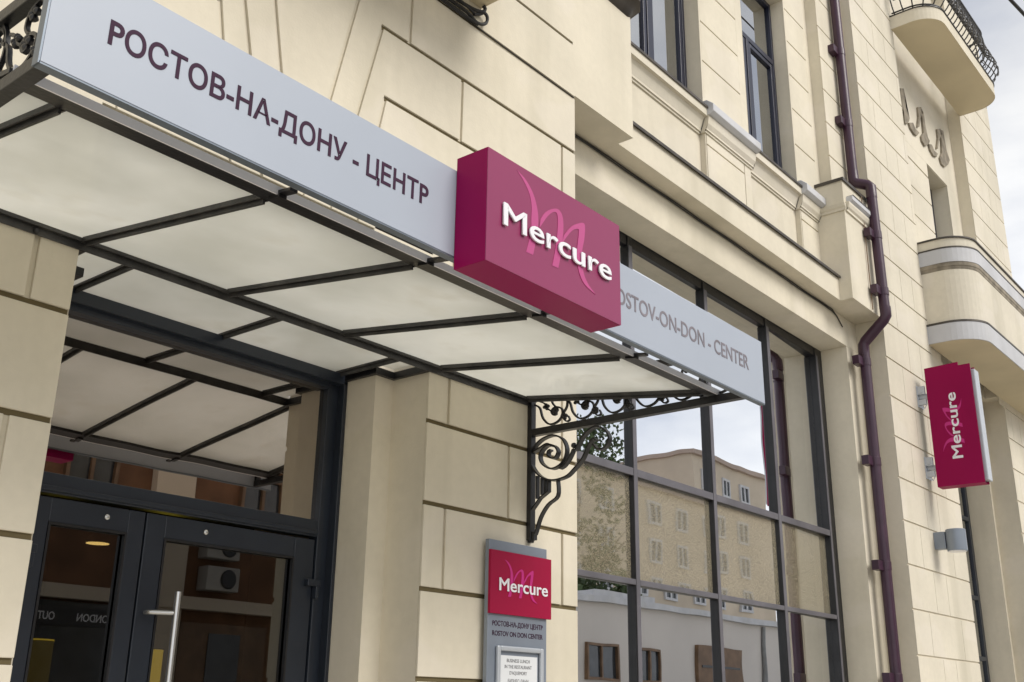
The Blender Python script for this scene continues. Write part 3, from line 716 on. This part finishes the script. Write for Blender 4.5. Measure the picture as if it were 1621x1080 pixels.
def bracket(x, first=None):
    B = bpy.data.objects.new('bracket', None); COL.objects.link(B); B.parent = C; B.location = V((x, 0, 3.36)) - C.location
    bpy.context.view_layer.update()
    w = .022
    m = MB(); m.box(x-.026, x+.026, -.036, -.001, 2.645, 3.60); m.box(x-.018, x+.018, -.060, -.036, 2.645, 2.70); m.lathe((x, -.02, 2.63), [(.02, 0), (.026, .02)], 8)
    m.build('post', M['metal'], B, bevel=.003)
    m = MB(); m.box(x-.025, x+.025, -1.62, -.036, 3.345, 3.392); m.build('lower_bar', M['metal'], B, bevel=.003)
    m = MB(); m.box(x-.022, x+.022, -1.62, -.02, 3.645, 3.69); m.build('upper_bar', M['metal'], B, bevel=.003)
    m = MB(); m.box(x-.022, x+.022, -1.62, -1.585, 3.392, 3.645); m.build('end_post', M['metal'], B, bevel=.003)
    m = MB()
    for k, c in CU.items(): m.ribbon([p[:] for p in smoothline(c, 5)], x-w*.9, x+w*.9, .011)
    m.lathe((x-.02, -.375, 3.235), [(.006, 0), (.017, .008), (.020, .02), (.017, .032), (.006, .04)], 10, 'x'); m.build('big_scroll', M['metal'], B, smooth=True)
    m = MB()
    for k, c in ST.items(): m.ribbon(smoothline(c, 4) if k == 'st1' else c, x-w*.8, x+w*.8, .010)
    m.build('reeded_foot', M['metal'], B)
    # running scrolls between the bars
    m = MB()
    S1 = [(0, .170), (-.045, .140), (-.072, .065), (-.130, .014), (-.200, .024), (-.240, .070), (-.226, .110), (-.176, .124), (-.145, .102), (-.162, .074), (-.190, .078)]
    S2 = [(-.150, .10), (-.112, .125), (-.086, .165), (-.047, .185)]; S3 = [(-.227, .063), (-.265, .015), (-.296, .020), (-.284, .048)]
    S4 = [(-.185, .122), (-.150, .165), (-.165, .215), (-.225, .235), (-.262, .20), (-.25, .17)]; S5 = [(-.24, .07), (-.275, .12), (-.27, .19), (-.235, .248)]
    for k in range(6):
        y0 = -.045-.252*k
        for c, th in ((S1, .012), (S2, .010), (S3, .009), (S4, .010), (S5, .011)):
            pts = [(y0+a, 3.395+b) for a, b in c]
            if min(p[0] for p in pts) < -1.60: continue
            m.ribbon(smoothline(pts, 4), x-.008, x+.008, th)
        for (a, b, r) in ((-.175, .10, .020), (-.25, .05, .018), (-.10, .14, .016), (-.19, .20, .018)):
            if y0+a < -1.58: continue
            for j in range(4):
                an = j*1.45+k; m.lathe((x-.014, y0+a+.016*math.cos(an), 3.395+b+.014*math.sin(an)), [(.004, 0), (r*.7, .006), (r*.8, .014), (r*.6, .022), (.004, .028)], 7, 'x')
    m.build('scrollwork', M['metal'], B, smooth=True)
    return B
b1 = bracket(5.525)
def copy_part(o, parent):
    c = o.copy(); COL.objects.link(c); c.parent = parent
    for ch in [x for x in bpy.data.objects if x.parent == o]: copy_part(ch, c)
    return c
b2 = copy_part(b1, C); b2.location = V((1.195, 0, 3.36)) - C.location

# ------------------------------------------------------------------ fascia sign panels
F = empty('fascia_sign', (3.43, -1.645, 3.345), 'long silver panel with aubergine hotel location lettering along the canopy front', 'sign')
m2 = MB(); m2.box(1.165, 5.700, -1.660, -1.628, 3.345, 3.735); m2.build('panel', M['panel'], F)
m2 = MB(); m2.box(1.162, 5.703, -1.658, -1.622, 3.338, 3.345); m2.box(1.158, 1.1645, -1.658, -1.622, 3.338, 3.738); m2.box(5.7005, 5.706, -1.656, -1.622, 3.338, 3.738)
m2.build('panel_edge', M['panel_edge'], F)
text('lettering', 'PОСТОВ-НА-ДОНУ - ЦЕНТP', M['pletter'], F, (1.352, -1.6605, 3.507), (1, 0, 0), (0, 0, 1), 1.418, .088, .0015, .016)
text('lettering', 'ROSTOV-ON-DON - CENTER', M['pletter2'], F, (4.055, -1.6605, 3.510), (1, 0, 0), (0, 0, 1), 1.460, .088, .0015, .010)

# ------------------------------------------------------------------ brand box sign parts shared by three signs
LA = ([(0.195, 0.94), (0.244, 0.875), (0.286, 0.782), (0.301, 0.678), (0.299, 0.577), (0.297, 0.444), (0.265, 0.241)], [(0.195, 0.94), (0.26, 0.896), (0.313, 0.804), (0.341, 0.692), (0.349, 0.581), (0.34, 0.442), (0.314, 0.246)])
LB = ([(0.364, 0.609), (0.396, 0.691), (0.441, 0.758), (0.493, 0.798), (0.526, 0.762), (0.535, 0.649), (0.522, 0.437), (0.496, 0.244)], [(0.356, 0.52), (0.415, 0.671), (0.454, 0.739), (0.482, 0.755), (0.493, 0.704), (0.49, 0.583), (0.474, 0.403), (0.451, 0.239)])
LC = ([(0.536, 0.575), (0.586, 0.686), (0.635, 0.756), (0.700, 0.805), (0.699, 0.663), (0.679, 0.51), (0.687, 0.344), (0.721, 0.247), (0.784, 0.175)], [(0.526, 0.50), (0.593, 0.653), (0.634, 0.707), (0.655, 0.709), (0.647, 0.592), (0.637, 0.447), (0.656, 0.307), (0.7, 0.217), (0.784, 0.175)])
def swash(mat, parent, mapf):
    """mapf(u, v, d) -> world point, d = height above the face"""
    m = MB()
    for k, (L, R) in enumerate((LA, LB, LC)):
        l = smoothline(L, 5); r = smoothline(R, 5); d = .0010+k*.0006
        q = [[m.bm.verts.new(mapf(p.x, p.y, dd)) for p, dd in ((l[i], d), (r[i], d), (r[i], 0), (l[i], 0))] for i in range(len(l))]
        for i in range(len(l)-1):
            for j in range(4):
                try: m.bm.faces.new((q[i][j], q[i][(j+1) % 4], q[i+1][(j+1) % 4], q[i+1][j]))
                except ValueError: pass
    bmesh.ops.remove_doubles(m.bm, verts=m.bm.verts, dist=1e-6)
    return m.build('swash_emblem', mat, parent)
X0, X1, Z0, Z1, YB = 2.932, 3.898, 3.284, 3.792, -1.83
S = empty('box_sign', (3.415, -1.75, 3.284), 'glossy magenta box sign with raised white lettering on the canopy front', 'sign')
MB().box(X0, X1, YB, -1.661, Z0, Z1).build('casing', M['magenta'], S, bevel=.0025)
MB().box(X0+.001, X1-.001, YB-.0035, YB-.0002, Z0+.001, Z1-.001).build('face', M['magface'], S)
swash(M['pink'], S, lambda u, v, d: (X0+u*(X1-X0), YB-.0037-d, Z0+v*(Z1-Z0)))
text('lettering', 'Mercure', M['acrylic'], S, (X0+.098*(X1-X0), YB-.008, Z0+.372*(Z1-Z0)), (1, 0, 0), (0, 0, 1), .808*(X1-X0), .205*(Z1-Z0), .009, .008)

# ------------------------------------------------------------------ wall plaque
P = empty('wall_plaque', (5.36, -.03, 1.2), 'tall silver wall plaque with crimson top and framed lunch notice between door and window', 'sign')
MB().box(5.060, 5.645, -.060, -.028, 1.20, 2.598).build('plate', M['alu'], P, bevel=.003)
MB().box(5.16, 5.5, -.028, -.0005, 1.6, 2.5).build('standoff', M['metal'], P)
red = MB().box(5.055, 5.670, -.080, -.0605, 2.148, 2.532).build('red_panel', M['crimson'], P, bevel=.002)
swash(M['pinkdeep'], red, lambda u, v, d: (5.055+(.0+u*.93+.03)*.615, -.0805-d, 2.148+(.08+v*.84)*.384))
text('lettering', 'Mercure', M['acrylic'], red, (5.135, -.0825, 2.290), (1, 0, 0), (0, 0, 1), .490, .080, .003, .012)
text('lettering', 'PОСТОВ-НА-ДОНУ ЦЕНТP', M['pletter'], P, (5.103, -.0605, 2.078), (1, 0, 0), (0, 0, 1), .500, .030, .001, .018)
text('lettering', 'ROSTOV ON DON CENTER', M['pletter'], P, (5.103, -.0605, 2.020), (1, 0, 0), (0, 0, 1), .500, .030, .001, .018)
m2 = MB(); fx0, fx1, fz1 = 5.135, 5.590, 1.962
for (a, b, c, d) in ((fx0, fx0+.03, 1.3, fz1), (fx1-.03, fx1, 1.3, fz1), (fx0+.03, fx1-.03, fz1-.03, fz1), (fx0+.03, fx1-.03, 1.3, 1.33)): m2.box(a, b, -.085, -.0605, c, d)
nf = m2.build('notice_frame', M['alu_light'], P, bevel=.008)
MB().box(fx0+.04, fx1-.045, -.064, -.0606, 1.33, fz1-.055).build('notice', M['paper'], nf)
zz = 1.868
for ln, wd in (('BUSINESS LUNCH', .225), ("IN THE RESTAURANT", .265), ("D'AQUEMORY", .17), ('БИЗНЕС-ЛАНЧ', .20), ('В РЕСТОРАНЕ', .19), ("D'AQUEMORY", .17)):
    text('lettering', ln, M['ink'], nf, (5.355-wd/2, -.0645, zz), (1, 0, 0), (0, 0, 1), wd, .021, .0006, .004)
    zz -= .036 if ln != "D'AQUEMORY" else .047

# ------------------------------------------------------------------ projecting sign on the tower
Q = empty('projecting_sign', (13.6, -.4, 4.28), 'raspberry projecting sign with vertical white lettering bracketed to the tower wall', 'sign')
px, y0, y1, z0, z1 = 13.6, -.125, -.68, 4.300, 5.845
m2 = MB(); m2.prism([(y0, z0), (y1-.015, z0-.0), (y1-.015, z1-.02), (y1+.130, z1-.02), (y1+.130, z1+.025), (y0, z1+.012)], 'x', px, px+.016)
m2.build('face', M['raspberry'], Q)
m2 = MB(); m2.box(px+.0165, px+.17, y1+.02, y0-.01, z0+.02, z1-.03); m2.build('casing', M['alu'], Q, bevel=.006)
m2 = MB(); m2.box(px+.03, px+.20, y1-.055, y1+.018, z0+.03, z1-.09); m2.build('edge_profile', M['alu_light'], Q, bevel=.01)
m2 = MB(); m2.prism([(y0, z0-.0), (y1-.015, z0-.0), (y1-.015, z1-.03), (y0, z1-.03)], 'x', px+.175, px+.19); m2.build('rear_face', M['raspberry'], Q)
m2 = MB(); m2.box(px+.0165, px+.175, y1+.0, y0, z0-.0, z0+.019); m2.build('bottom_cap', M['raspberry'], Q)
# the wordmark reads upwards; u runs up (z), v runs towards the wall side (+y)
hgt = z1-z0; wid = y0-y1
zl0, zl1 = z0+.215*hgt, z0+.765*hgt
swash(M['pinkdeep'], Q, lambda u, v, d: (px-.0005-d, y1+.02+(.10+v*.80)*wid*.88, z0+.14*hgt+u*.72*hgt))
text('lettering', 'Mercure', M['acrylic'], Q, (px-.001, -.685+.21, zl0+.0), (0, 0, 1), (0, 1, 0), zl1-zl0, .130, .003, .016)
for z in (5.50, 4.56):
    m2 = MB(); m2.box(px+.03, px+.15, -.125, -.012, z-.03, z+.03); m2.box(px-.02, px+.18, -.012, -.001, z-.14, z+.14); m2.box(px-.012, px+.03, -.10, -.012, z+.02, z+.13); m2.box(px-.012, px+.03, -.11, -.012, z-.12, z-.05)
    m2.lathe((px-.012, -.06, z+.05), [(.012, 0), (.012, -.010)], 8, 'x'); m2.tube([(px+.0, -.05, z-.12), (px+.0, -.08, z-.17), (px+.0, -.11, z-.12)], .008, 6)
    m2.build('wall_bracket', M['alu_light'], Q, bevel=.004)

# ------------------------------------------------------------------ wall lamp
Lm = empty('wall_lamp', (13.66, 0, 3.5), 'blue grey cylindrical wall lamp on the tower below the projecting sign', 'lamp')
MB().box(13.60, 13.72, -.14, -.001, 3.535, 3.745).build('mount', M['alu'], Lm, bevel=.005)
m2 = MB(); m2.lathe((13.66, -.255, 3.505), [(.118, 0), (.118, .255), (.112, .262)], 32); m2.build('shade', M['alu'], Lm, smooth=True)
m2 = MB(); m2.lathe((13.66, -.255, 3.497), [(.105, 0), (.105, .008)], 32); m2.build('diffuser', M['acrylic'], Lm)

# ------------------------------------------------------------------ downpipe
Pp = empty('downpipe', (12.42, .18, 0), 'plum coloured metal downpipe with elbows between the window bay and the tower', 'downpipe')
def pipe(pts, r=.064): return MB().tube(pts, r, 20)
pipe([(12.42, .20, .1), (12.42, .20, 5.86)]).build('lower_pipe', M['pipe'], Pp, smooth=True)
m2 = MB(); m2.tube([(12.42, .205, 5.80), (12.42, .20, 5.93), (12.42, .17, 5.975), (12.42, -.085, 6.20), (12.42, -.115, 6.245), (12.42, -.115, 6.36)], [.068, .068, .068, .066, .068, .068], 20); m2.build('elbow', M['pipe'], Pp, smooth=True)
pipe([(12.42, -.11, 6.34), (12.42, -.095, 7.93)]).build('middle_pipe', M['pipe'], Pp, smooth=True)
m2 = MB(); m2.tube([(12.42, -.095, 7.86), (12.42, -.095, 8.02), (12.42, -.06, 8.06), (12.40, .075, 8.12), (12.39, .105, 8.17), (12.39, .108, 8.30)], .068, 20); m2.build('elbow', M['pipe'], Pp, smooth=True)
pipe([(12.39, .108, 8.26), (12.37, .118, 12.0)]).build('upper_pipe', M['pipe'], Pp, smooth=True)
for (x, yp, z, yw) in ((12.42, .20, 5.70, .354), (12.42, .20, 4.45, .354), (12.42, .20, 3.22, .354), (12.42, .20, 1.98, .354), (12.42, .20, .8, .354), (12.42, -.11, 6.56, 0.0), (12.42, -.10, 7.33, 0.0), (12.385, .112, 9.0, .2), (12.38, .114, 10.1, .2)):
    m2 = MB(); m2.lathe((x, yp, z-.05), [(.070, 0), (.070, .10)], 20); m2.box(x-.20, x-.05, yp+.0, min(yw-.001, yp+.085), z-.055, z+.055)
    m2.box(x+.06, x+.085, yp-.02, yp+.02, z-.055, z+.055); m2.build('clamp', M['pipe'], Pp, bevel=.003)
m2 = MB(); m2.tube([(12.255, -.02, 6.30), (12.255, -.02, 7.84)], .007, 6); m2.build('bonding_wire', M['timber'], Pp)

# overhead street cable in the top right corner
m2 = MB(); m2.tube([(15.2, -1.22, 12.62), (15.95, -1.335, 12.5), (17.0, -1.48, 12.46), (30, -3.4, 12.3)], .030, 8)
m2.tube([(15.2, -1.22, 12.66), (-6, -2.5, 15)], .012, 6)
tag(m2.build('overhead_cable', M['rubber'], smooth=True), 'black overhead cable crossing the sky in the top right corner', 'cable')

# ------------------------------------------------------------------ inside the lobby
def pendant(loc, shade, rim, label, r=.10, h=.09):
    e = empty('pendant_lamp', loc, label, 'lamp', 'lamps hanging in the lobby')
    x, y_, z = loc
    m = MB(); m.lathe((x, y_, z), [(r, 0), (r*.98, .01), (r*.45, h), (.02, h+.03)], 24); m.build('lamp_shade', shade, e, smooth=True)
    m = MB(); m.lathe((x, y_, z-.004), [(r*.93, 0), (r*.93, .003)], 24); m.build('bulb', rim, e)
    MB().tube([(x, y_, z+h+.02), (x, y_, 3.9)], .006, 6).build('cord', M['rubber'], e)
    return e
pendant((4.75, 4.0, 2.86), M['metal'], M['bulb'], 'lit pendant lamp with warm glow behind the left door pane', .10)
def drum(x, y_, z0, z1, r, label, shade='yellow'):
    e = empty('drum_lamp', (x, y_, z0), label, 'lamp', 'yellow drum lamps in the lobby')
    m = MB(); m.lathe((x, y_, z0), [(r, 0), (r, z1-z0)], 28); m.build('lamp_shade', M[shade], e, smooth=True)
    m = MB(); m.lathe((x, y_, z1), [(r*1.01, 0), (r*1.01, .012)], 28); m.build('rim', M['yellowrim'], e)
    MB().tube([(x, y_, z1), (x, y_, 3.9)], .006, 6).build('cord', M['rubber'], e)
drum(4.35, 4.0, 1.70, 2.05, .13, 'dim yellow drum lamp seen low behind the left door pane', 'yellowdim')
drum(5.38, 4.0, 1.70, 2.02, .10, 'bright yellow drum lamp seen behind the long door handle', 'yellowrim')
MB
# ------------------------------------------------------------------ across the street (seen in the glass)
def facing_windows(parent, wins, y, frame_mat, pane_mat, depth=.12, fr=.08):
    for (x0, x1, z0, z1) in wins:
        m = MB()
        m.box(x0, x0+fr, y, y+depth, z0, z1); m.box(x1-fr, x1, y, y+depth, z0, z1); m.box(x0+fr, x1-fr, y, y+depth, z1-fr, z1); m.box(x0+fr, x1-fr, y, y+depth, z0, z0+fr)
        xm = (x0+x1)/2; m.box(xm-fr/2, xm+fr/2, y, y+depth*.9, z0+fr, z1-fr)
        w = m.build('window', frame_mat, parent)
        MB().box(x0+fr, x1-fr, y+.01, y+.03, z0+fr, z1-fr).build('pane', pane_mat, w)
BR = empty('brick_shop', (6, -16, 0), 'orange brown brick shop building across the street, mirrored in the entrance glass', 'building')
MB().box(8.5, 18.4, -24, -14, 0, 7.2).build('wall', M['brick'], BR)
MB().box(8.3, 18.6, -24, -13.7, 7.2, 7.45).build('roof', M['roofmetal'], BR)
m = MB()
for x in (8.6, 12.2, 15.8, 17.4): m.box(x, x+.9, -14, -13.78, 0, 7.2)
m.box(8.5, 18.4, -14, -13.72, 3.45, 3.70); m.box(8.5, 18.4, -14, -13.8, 6.7, 6.9)
m.build('pilaster', M['limestone'], BR)
MB().box(9.75, 12.15, -14, -13.9, .1, 3.4).build('shopfront', M['darkwin'], BR)
MB().box(13.2, 15.4, -14, -13.9, .1, 3.2).build('shopfront', M['timber'], BR)
MB().box(13.9, 14.7, -13.899, -13.88, 1.2, 3.0).build('shopfront', M['darkwin'], BR)
facing_windows(BR, [(x, x+1.2, 4.9, 6.5) for x in (10.2, 14.4)] , -14.0, M['timber'], M['darkwin'])
sg = empty('shop_sign', (10.8, -13.8, 3.0), 'small dark shop sign board with white lettering mirrored in the left door pane', 'sign')
MB().box(9.9, 11.9, -13.895, -13.86, 2.96, 3.30).build('board', M['metal'], sg)
text('lettering', 'LONDON', M['acrylic'], sg, (11.60, -13.855, 3.05), (-1, 0, 0), (0, 0, 1), .72, .15, .01, .01)
text('lettering', 'OUT', M['acrylic'], sg, (10.42, -13.855, 3.05), (-1, 0, 0), (0, 0, 1), .33, .15, .01, .01)
for (x, z, lab) in ((13.95, 3.86, 'white air conditioner on the brick shop wall, the lower of two'), (13.90, 4.52, 'white air conditioner on the brick shop wall, the upper of two')):
    a = empty('air_conditioner', (x, -13.8, z), lab, 'air conditioner', 'air conditioners on the brick shop')
    MB().box(x-.42, x+.42, -14+.005, -13.65, z, z+.5).build('casing', M['acwhite'], a, bevel=.02)
    m = MB(); m.lathe((x+.12, -13.65, z+.25), [(.20, 0), (.20, .02), (.17, .03)], 24, 'y'); m.build('fan_grille', M['metal'], a)
WL = empty('white_low_building', (38, -17, 0), 'low white rendered building across the street with a timber door', 'building')
MB().box(25.0, 58, -20, -14, 0, 4.75).build('wall', M['pale'], WL)
m = MB(); m.box(24.8, 58.2, -20.2, -13.8, 4.75, 4.95); m.box(28.0, 31.5, -16, -13.95, 4.95, 5.15); m.build('roof', M['white'], WL)
facing_windows(WL, [(27.6, 29.3, 2.4, 3.5), (30.4, 31.7, 2.4, 3.5), (46, 47.6, 2.2, 3.6), (50, 51.6, 2.2, 3.6)], -14.0, M['timber'], M['darkwin'])
m = MB(); m.box(34.2, 37.6, -14, -13.88, 0, 3.75); dd = m.build('door', M['timber'], WL)
m = MB(); m.box(35.85, 35.95, -13.88, -13.85, .1, 3.7)
for z in (1.0, 2.0, 3.0): m.box(34.4, 37.4, -13.88, -13.86, z, z+.08)
m.build('door_strap', M['metal'], dd)
MB().tube([(39.6, -13.9, 0), (39.6, -13.9, 4.7)], .10, 10).build('drainpipe', M['roofmetal'], WL)
SB = empty('stone_apartments', (62, -36, 0), 'ochre apartment block with rows of windows mirrored in the middle panes', 'building')
m = MB(); m.box(46, 74, -42, -30, 0, 15.0); m.box(63.5, 74.4, -42, -29.7, 15.35, 18.3); m.build('wall', M['limestone'], SB)
m = MB(); m.box(45.6, 74.4, -42.4, -29.6, 15.0, 15.35); m.box(63.3, 74.6, -42, -29.4, 18.3, 18.6); m.build('roof', M['rosy'], SB)
facing_windows(SB, [(x, x+1.4, 16.0, 17.4) for x in (64.6, 67.4, 70.4)], -29.7, M['white'], M['darkwin'], fr=.16)
facing_windows(SB, [(x, x+1.5, z, z+1.5) for x in (47.5, 51.0, 54.5, 58.0, 61.5, 65.0, 68.5) for z in (8.0, 10.4, 12.8)], -30.0, M['white'], M['darkwin'], fr=.16)
# ------------------------------------------------------------------ trees across the street
def tree(x, y_, h, r, seed, label):
    rd_ = random.Random(seed)
    e = empty('broadleaf_tree', (x, y_, 0), label, 'tree', 'trees across the street')
    m = MB(); m.tube([(x, y_, 0), (x+.1, y_, h*.3), (x-.1, y_+.1, h*.6), (x, y_, h*.85)], [.22, .17, .11, .04], 8)
    for k in range(7):
        a = rd_.uniform(0, 6.28); z = h*rd_.uniform(.35, .6)
        m.tube([(x, y_, z), (x+math.cos(a)*r*.4, y_+math.sin(a)*r*.4, z+h*.15), (x+math.cos(a)*r*.8, y_+math.sin(a)*r*.8, z+h*.24)], [.09, .06, .02], 6)
    m.build('trunk', M['bark'], e, smooth=True)
    m = MB(); clumps = []
    for k in range(38):
        a = rd_.uniform(0, 6.28); q = rd_.random()**.5*r; z = h*.42+rd_.random()*h*.55
        sh = math.sin(max(.05, min(1, (z/h-.38)/.62))*math.pi)**.5
        clumps.append((x+math.cos(a)*q*sh, y_+math.sin(a)*q*sh, z, rd_.uniform(.35, .75)*r/2.2))
    for (cx, cy, cz, cr) in clumps:
        for k in range(75):
            d = V((rd_.gauss(0, 1), rd_.gauss(0, 1), rd_.gauss(0, .8))).normalized()*cr*rd_.random()**.33
            c = V((cx, cy, cz))+d; u = V((rd_.gauss(0, 1), rd_.gauss(0, 1), rd_.gauss(0, 1))).normalized(); w = u.orthogonal().normalized(); s_ = rd_.uniform(.10, .2)
            m.bm.faces.new([m.bm.verts.new(c+u*s_), m.bm.verts.new(c+w*s_*.55), m.bm.verts.new(c-u*s_), m.bm.verts.new(c-w*s_*.55)])
    m.build('crown', M['leaf'], e)
tree(29.0, -22.5, 7.6, 2.8, 1, 'leafy tree behind the low white building, nearest to the brick shop')
tree(35.5, -23.0, 8.0, 2.8, 2, 'leafy tree behind the low white building, between two other trees')
tree(43.0, -24.0, 8.0, 3.0, 3, 'leafy tree behind the low white building, beside the ochre apartments')
tree(44.5, -27.0, 16.5, 3.8, 4, 'tallest leafy tree left of the ochre apartments')

# ------------------------------------------------------------------ world, sun, camera
w = bpy.data.worlds.new('World'); scene.world = w; w.use_nodes = True
nt = w.node_tree; nt.nodes.clear()
out = nt.nodes.new('ShaderNodeOutputWorld'); bg = nt.nodes.new('ShaderNodeBackground')
sky = nt.nodes.new('ShaderNodeTexSky'); sky.sky_type = 'NISHITA'; sky.sun_disc = False
SUN_EL, SUN_AZ = math.radians(40), math.atan2(.15, -1.0)
sky.sun_elevation = SUN_EL; sky.sun_rotation = SUN_AZ
tc = nt.nodes.new('ShaderNodeTexCoord'); mp = nt.nodes.new('ShaderNodeMapping'); mp.inputs['Scale'].default_value = (1, 1, 2.6); mp.inputs['Location'].default_value = (.4, .2, .1)
nt.links.new(tc.outputs['Generated'], mp.inputs['Vector'])
n1 = nt.nodes.new('ShaderNodeTexNoise'); n1.inputs['Scale'].default_value = 3.4; n1.inputs['Detail'].default_value = 7; n1.inputs['Roughness'].default_value = .52
nt.links.new(mp.outputs[0], n1.inputs['Vector'])
cr = nt.nodes.new('ShaderNodeValToRGB'); nt.links.new(n1.outputs['Fac'], cr.inputs[0])
cr.color_ramp.elements[0].position = .36; cr.color_ramp.elements[0].color = (5.9, 6.2, 6.9, 1)
cr.color_ramp.elements[1].position = .60; cr.color_ramp.elements[1].color = (9.0, 9.0, 9.0, 1)
mx = nt.nodes.new('ShaderNodeMix'); mx.data_type = 'RGBA'; mx.inputs[0].default_value = .93
sx = nt.nodes.new('ShaderNodeSeparateXYZ'); nt.links.new(tc.outputs['Generated'], sx.inputs[0])
hz = nt.nodes.new('ShaderNodeMapRange'); hz.inputs['From Min'].default_value = .0; hz.inputs['From Max'].default_value = .75; hz.inputs['To Min'].default_value = 1.30; hz.inputs['To Max'].default_value = .62
nt.links.new(sx.outputs['Z'], hz.inputs['Value'])
vm = nt.nodes.new('ShaderNodeVectorMath'); vm.operation = 'SCALE'; nt.links.new(cr.outputs[0], vm.inputs[0]); nt.links.new(hz.outputs[0], vm.inputs['Scale'])
nt.links.new(sky.outputs[0], mx.inputs[6]); nt.links.new(vm.outputs[0], mx.inputs[7])
nt.links.new(mx.outputs[2], bg.inputs['Color']); bg.inputs['Strength'].default_value = .08
nt.links.new(bg.outputs[0], out.inputs[0])
sd = bpy.data.lights.new('sun', 'SUN'); sd.energy = 1.7; sd.angle = math.radians(30); sd.color = (1, .95, .88)
so = bpy.data.objects.new('sun', sd); COL.objects.link(so)
dirv = V((math.sin(SUN_AZ)*math.cos(SUN_EL), math.cos(SUN_AZ)*math.cos(SUN_EL), math.sin(SUN_EL)))
so.rotation_euler = dirv.to_track_quat('Z', 'Y').to_euler(); so.location = (0, -10, 20)

cd = bpy.data.cameras.new('camera'); cam = bpy.data.objects.new('camera', cd); COL.objects.link(cam)
R0 = V((0.633226, -0.773837, 0.014163)); R1 = V((0.260846, 0.196149, -0.945243)); R2 = V((0.728687, 0.602247, 0.326059))
mat = Matrix((R0, -R1, -R2)).transposed().to_4x4(); mat.translation = V((0, -4.4, 1.6))
cam.matrix_world = mat; cd.sensor_fit = 'HORIZONTAL'; cd.sensor_width = 36; cd.lens = 37.4497; cd.clip_end = 1500; cd.clip_start = .05
scene.camera = cam
scene.view_settings.view_transform = 'Standard'; scene.view_settings.look = 'None'; scene.view_settings.gamma = 1; scene.view_settings.exposure = .66
scene.cycles.max_bounces = 10; scene.cycles.transparent_max_bounces = 16
